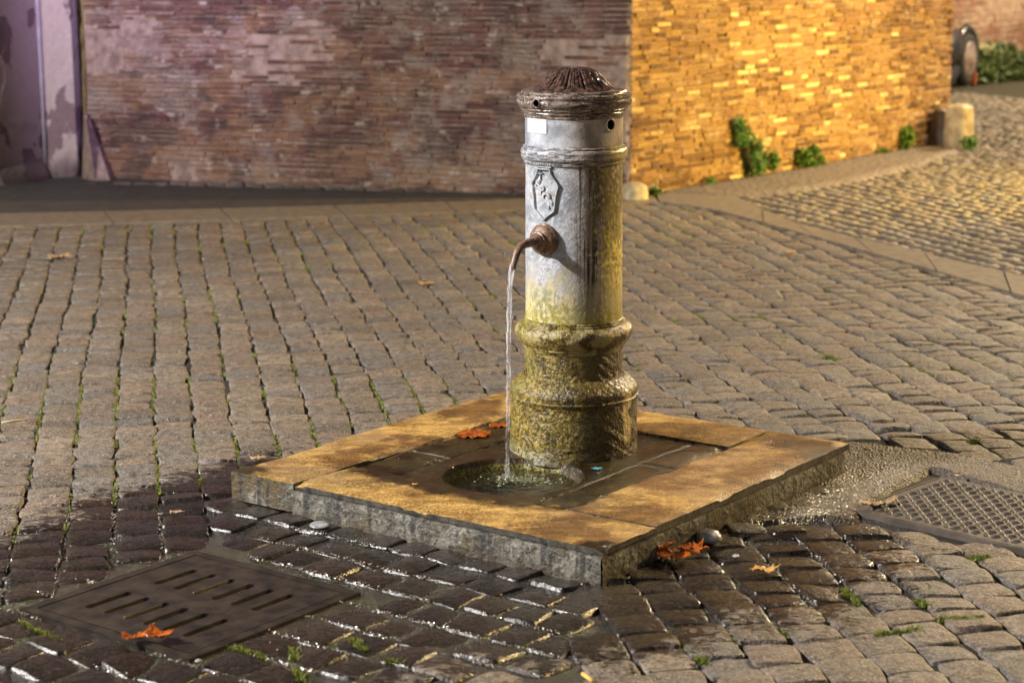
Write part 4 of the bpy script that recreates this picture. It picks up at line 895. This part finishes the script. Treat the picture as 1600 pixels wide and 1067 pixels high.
def manhole():
    W, D = .80, .47; nu, nv = 560, 330; U, V_ = np.meshgrid(np.linspace(.012, W-.012, nu), np.linspace(.012, D-.012, nv))
    pitch = .030; a = (U/pitch); b = (V_/pitch); ia = np.floor(a); ib = np.floor(b); par = (ia+ib) % 2; x = (a-ia-.5); y = (b-ib-.5); s_ = np.where(par > 0, (x+y)/1.414, (x-y)/1.414); t_ = np.where(par > 0, (x-y)/1.414, (x+y)/1.414)
    bumpz = .0065*np.clip(1.25-((s_/.50)**2+(t_/.20)**2)*1.2, 0, 1)
    edge = np.minimum(np.minimum(U, W-U), np.minimum(V_, D-V_)); Z = .004+bumpz*(edge > .035)+.0006*fbm(U*60, V_*60, 3)
    q = np.stack([_m0[0]+MU[0]*U+MVd[0]*V_, _m0[1]+MU[1]*U+MVd[1]*V_, Z], -1).reshape(-1, 3); i = np.arange(nu-1)[None, :]+np.arange(nv-1)[:, None]*nu
    obj('cover_plate', q, np.stack([i, i+1, i+nu+1, i+nu], -1).reshape(-1, 4), MT['plate'], mh)
    m = MB(); 
    def P(u, v, z): p = _m0+MU*u+MVd*v; return (p[0], p[1], z)
    for (a, b, c, d) in (((0, 0), (W, 0), (W-.009, .009), (.009, .009)), ((W, 0), (W, D), (W-.009, D-.009), (W-.009, .009)), ((W, D), (0, D), (.009, D-.009), (W-.009, D-.009)), ((0, D), (0, 0), (.009, .009), (.009, D-.009))):
        V = [P(*a, .003), P(*b, .003), P(*c, .0045), P(*d, .0045)]+[P(*a, -.03), P(*b, -.03), P(*c, -.03), P(*d, -.03)]; m.add(V, [(0, 1, 2, 3), (0, 4, 5, 1), (3, 2, 6, 7)])
    bpy_fix(m.build('frame', MT['plate'], mh))
manhole()

# ------------------------------------------------------------------ leaves and litter
def leaf(px, py, wpx, mat, label, z=.004, rot=0.0, curl=.25, lobes=5, asp=.5, cat='leaf', group=None, seed=0, spk=.32):
    p = G(px, py, z); d = (p-np.array([0, 0, CH]))@fw; s = wpx*d/FPX/2; rg = np.random.default_rng(seed+int(px)); n = 40; V = [(0, 0, 0)]; rs = []
    for k in range(n):
        a = 2*math.pi*k/n; r = 1-spk*abs(math.sin(a*lobes/2))**.7+.19*spk*rg.normal(); rs.append((a, r))
    F = []; nr = 4
    for q in range(1, nr+1):
        for a, r in rs:
            t = q/nr; x = math.cos(a)*r*t; y = math.sin(a)*r*t*asp*2; V.append((x, y, curl*(x*x*.9+.25*math.sin(a*3+seed)*t*t)+.08*rg.normal()*t+.05))
    for k in range(n): F.append((0, 1+k, 1+(k+1) % n))
    for q in range(nr-1):
        for k in range(n): b0 = 1+q*n; b1 = 1+(q+1)*n; F.append((b0+k, b1+k, b1+(k+1) % n, b0+(k+1) % n))
    V = np.array(V)*s; c_, s_ = math.cos(rot), math.sin(rot); W = np.c_[V[:, 0]*c_-V[:, 1]*s_, V[:, 0]*s_+V[:, 1]*c_, V[:, 2]]+p
    o = obj('leaf', W, F, mat, None, tuple(p)); so_ = o.modifiers.new('thick', 'SOLIDIFY'); so_.thickness = .0008
    return tag(o, label, cat, group)
leaf(208, 995, 46, MT['leaf'], 'curled orange leaf on the slotted drain cover, the left of the pair', .016, .2, .35, 3, .35)
leaf(248, 991, 52, MT['leaf'], 'bright orange leaf on the slotted drain cover, the right of the pair', .018, -.3, .35, 5, .45)
leaf(740, 679, 56, MT['leaf'], 'flat wet rust-brown leaf on the dark middle of the plinth left of the falling water', IZ+.002, .4, .04, 4, .55, spk=.12)
leaf(779, 665, 34, MT['leaf'], 'small red-orange leaf on the plinth behind the falling water', IZ+.002, .1, .05, 3, .4, spk=.12)
leaf(1050, 866, 78, MT['leaf'], 'large soggy orange leaf at the foot of the plinth near its front corner', .012, .2, .22, 7, .5, seed=3)
leaf(1082, 858, 56, MT['leaf'], 'amber leaf overlapping the large soggy leaf at the foot of the plinth', .022, .9, .30, 6, .5, seed=5)
leaf(1035, 852, 46, MT['leaf'], 'glistening dark red leaf on top of the soggy heap by the plinth', .030, -.5, .3, 5, .5, seed=8)
leaf(1195, 890, 52, MT['leafy'], 'crumpled golden leaf on wet setts right of the soggy leaf heap', .010, .15, .25, 9, .3, seed=2)
leaf(275, 800, 28, MT['leaft'], 'small brown leaf on dark setts left of the plinth corner', .004, .1, .1, 3, .3)
leaf(403, 715, 28, MT['leaft'], 'brown leaf scrap behind the left corner of the plinth', .010, .2, .1, 4, .3)
leaf(665, 443, 26, MT['leafy'], 'pale yellow leaf on the paving between the fountain and the gutter, left of the water', .004, .1, .2, 4, .4)
leaf(1234, 394, 18, MT['leafy'], 'pale yellow leaf on the paving near the right hand gutter', .008, .1, .3, 5, .5)
leaf(92, 402, 48, MT['leaft'], 'tan curled leaf on the paving far left near the dark strip', .006, .35, .3, 3, .3)
leaf(1372, 788, 66, MT['leaft'], 'long brown leaf against the left corner of the tread plate cover', .012, .25, .2, 2, .2)
leaf(1355, 700, 12, MT['leafy'], 'tiny yellow leaf behind the right corner of the plinth', .006)
leaf(1496, 742, 10, MT['leafy'], 'tiny yellow leaf on the back edge of the tread plate cover', .012)
leaf(475, 365, 16, MT['leaft'], 'small tan leaf on the paving below the gutter on the left', .006)
leaf(648, 700+56, 10, MT['leafy'], 'tiny pale leaf fragment on the golden front slab', PZ+.001)
leaf(1075, 289, 14, MT['leafy'], 'small orange leaf at the foot of the tan wall', .018)
leaf(933, 731.5, 18, MT['blue'], 'tiny bright blue paper scrap on the wet plinth by the fountain foot', IZ+.003, .15, .05, 4, .4, cat='paper scrap')
def litter(name, pts, rad, mat, label, cat):
    m = MB(); m.tube(pts, rad, 8); o = m.build(name, mat, None, tuple(pts[0]), smooth=True); tag(o, label, cat)
a, b = G(2, 660, .006), G(40, 655, .008); litter('straw', [a, (a+b)/2+zz*.001, b], .0022, MT['straw'], 'pale straw lying on the paving at the left edge', 'straw')
a, b = G(910, 1052, .008), G(926, 1064, .008); litter('cigarette_butt', [a, b], .0042, MT['orange'], 'yellow cigarette butt in a paving joint at the bottom centre', 'cigarette butt')
def pebble(px, py, wpx, label, asp=.6, z=0.0, seed=1, hh=.5):
    p = G(px, py, z+.006); d = (p-np.array([0, 0, CH]))@fw; s = wpx*d/FPX/2; V = []; F = []; n = 18; k = 9
    for j in range(k):
        ph = math.pi*j/(k-1)
        for i in range(n):
            a = 2*math.pi*i/n; q = 1+.2*float(fbm(np.array(a+seed), np.array(ph*1.5), seed)); V.append((p[0]+s*q*math.sin(ph)*math.cos(a), p[1]+s*asp*1.5*q*math.sin(ph)*math.sin(a), p[2]+s*hh*q*math.cos(ph)))
    for j in range(k-1):
        for i in range(n): F.append((j*n+i, (j+1)*n+i, (j+1)*n+(i+1) % n, j*n+(i+1) % n))
    o = obj('stone', V, F, MT['pebble'], None, tuple(p)); bpy_fix(o); tag(o, label, 'stone')
pebble(500, 820, 32, 'pale grey stone chip against the front left face of the plinth', .8, -.004, seed=2, hh=.22)
pebble(1107, 838, 40, 'wet glinting white stone beside the orange leaf heap', .7, .01, seed=4, hh=.55)
pebble(1150, 868, 11, 'small bluish pebble in the joint right of the orange leaf heap', .7, 0, seed=6)
pebble(310, 1028+4, 12, 'tiny pink pebble at the bottom corner of the slotted drain cover', .6, .004, seed=7)
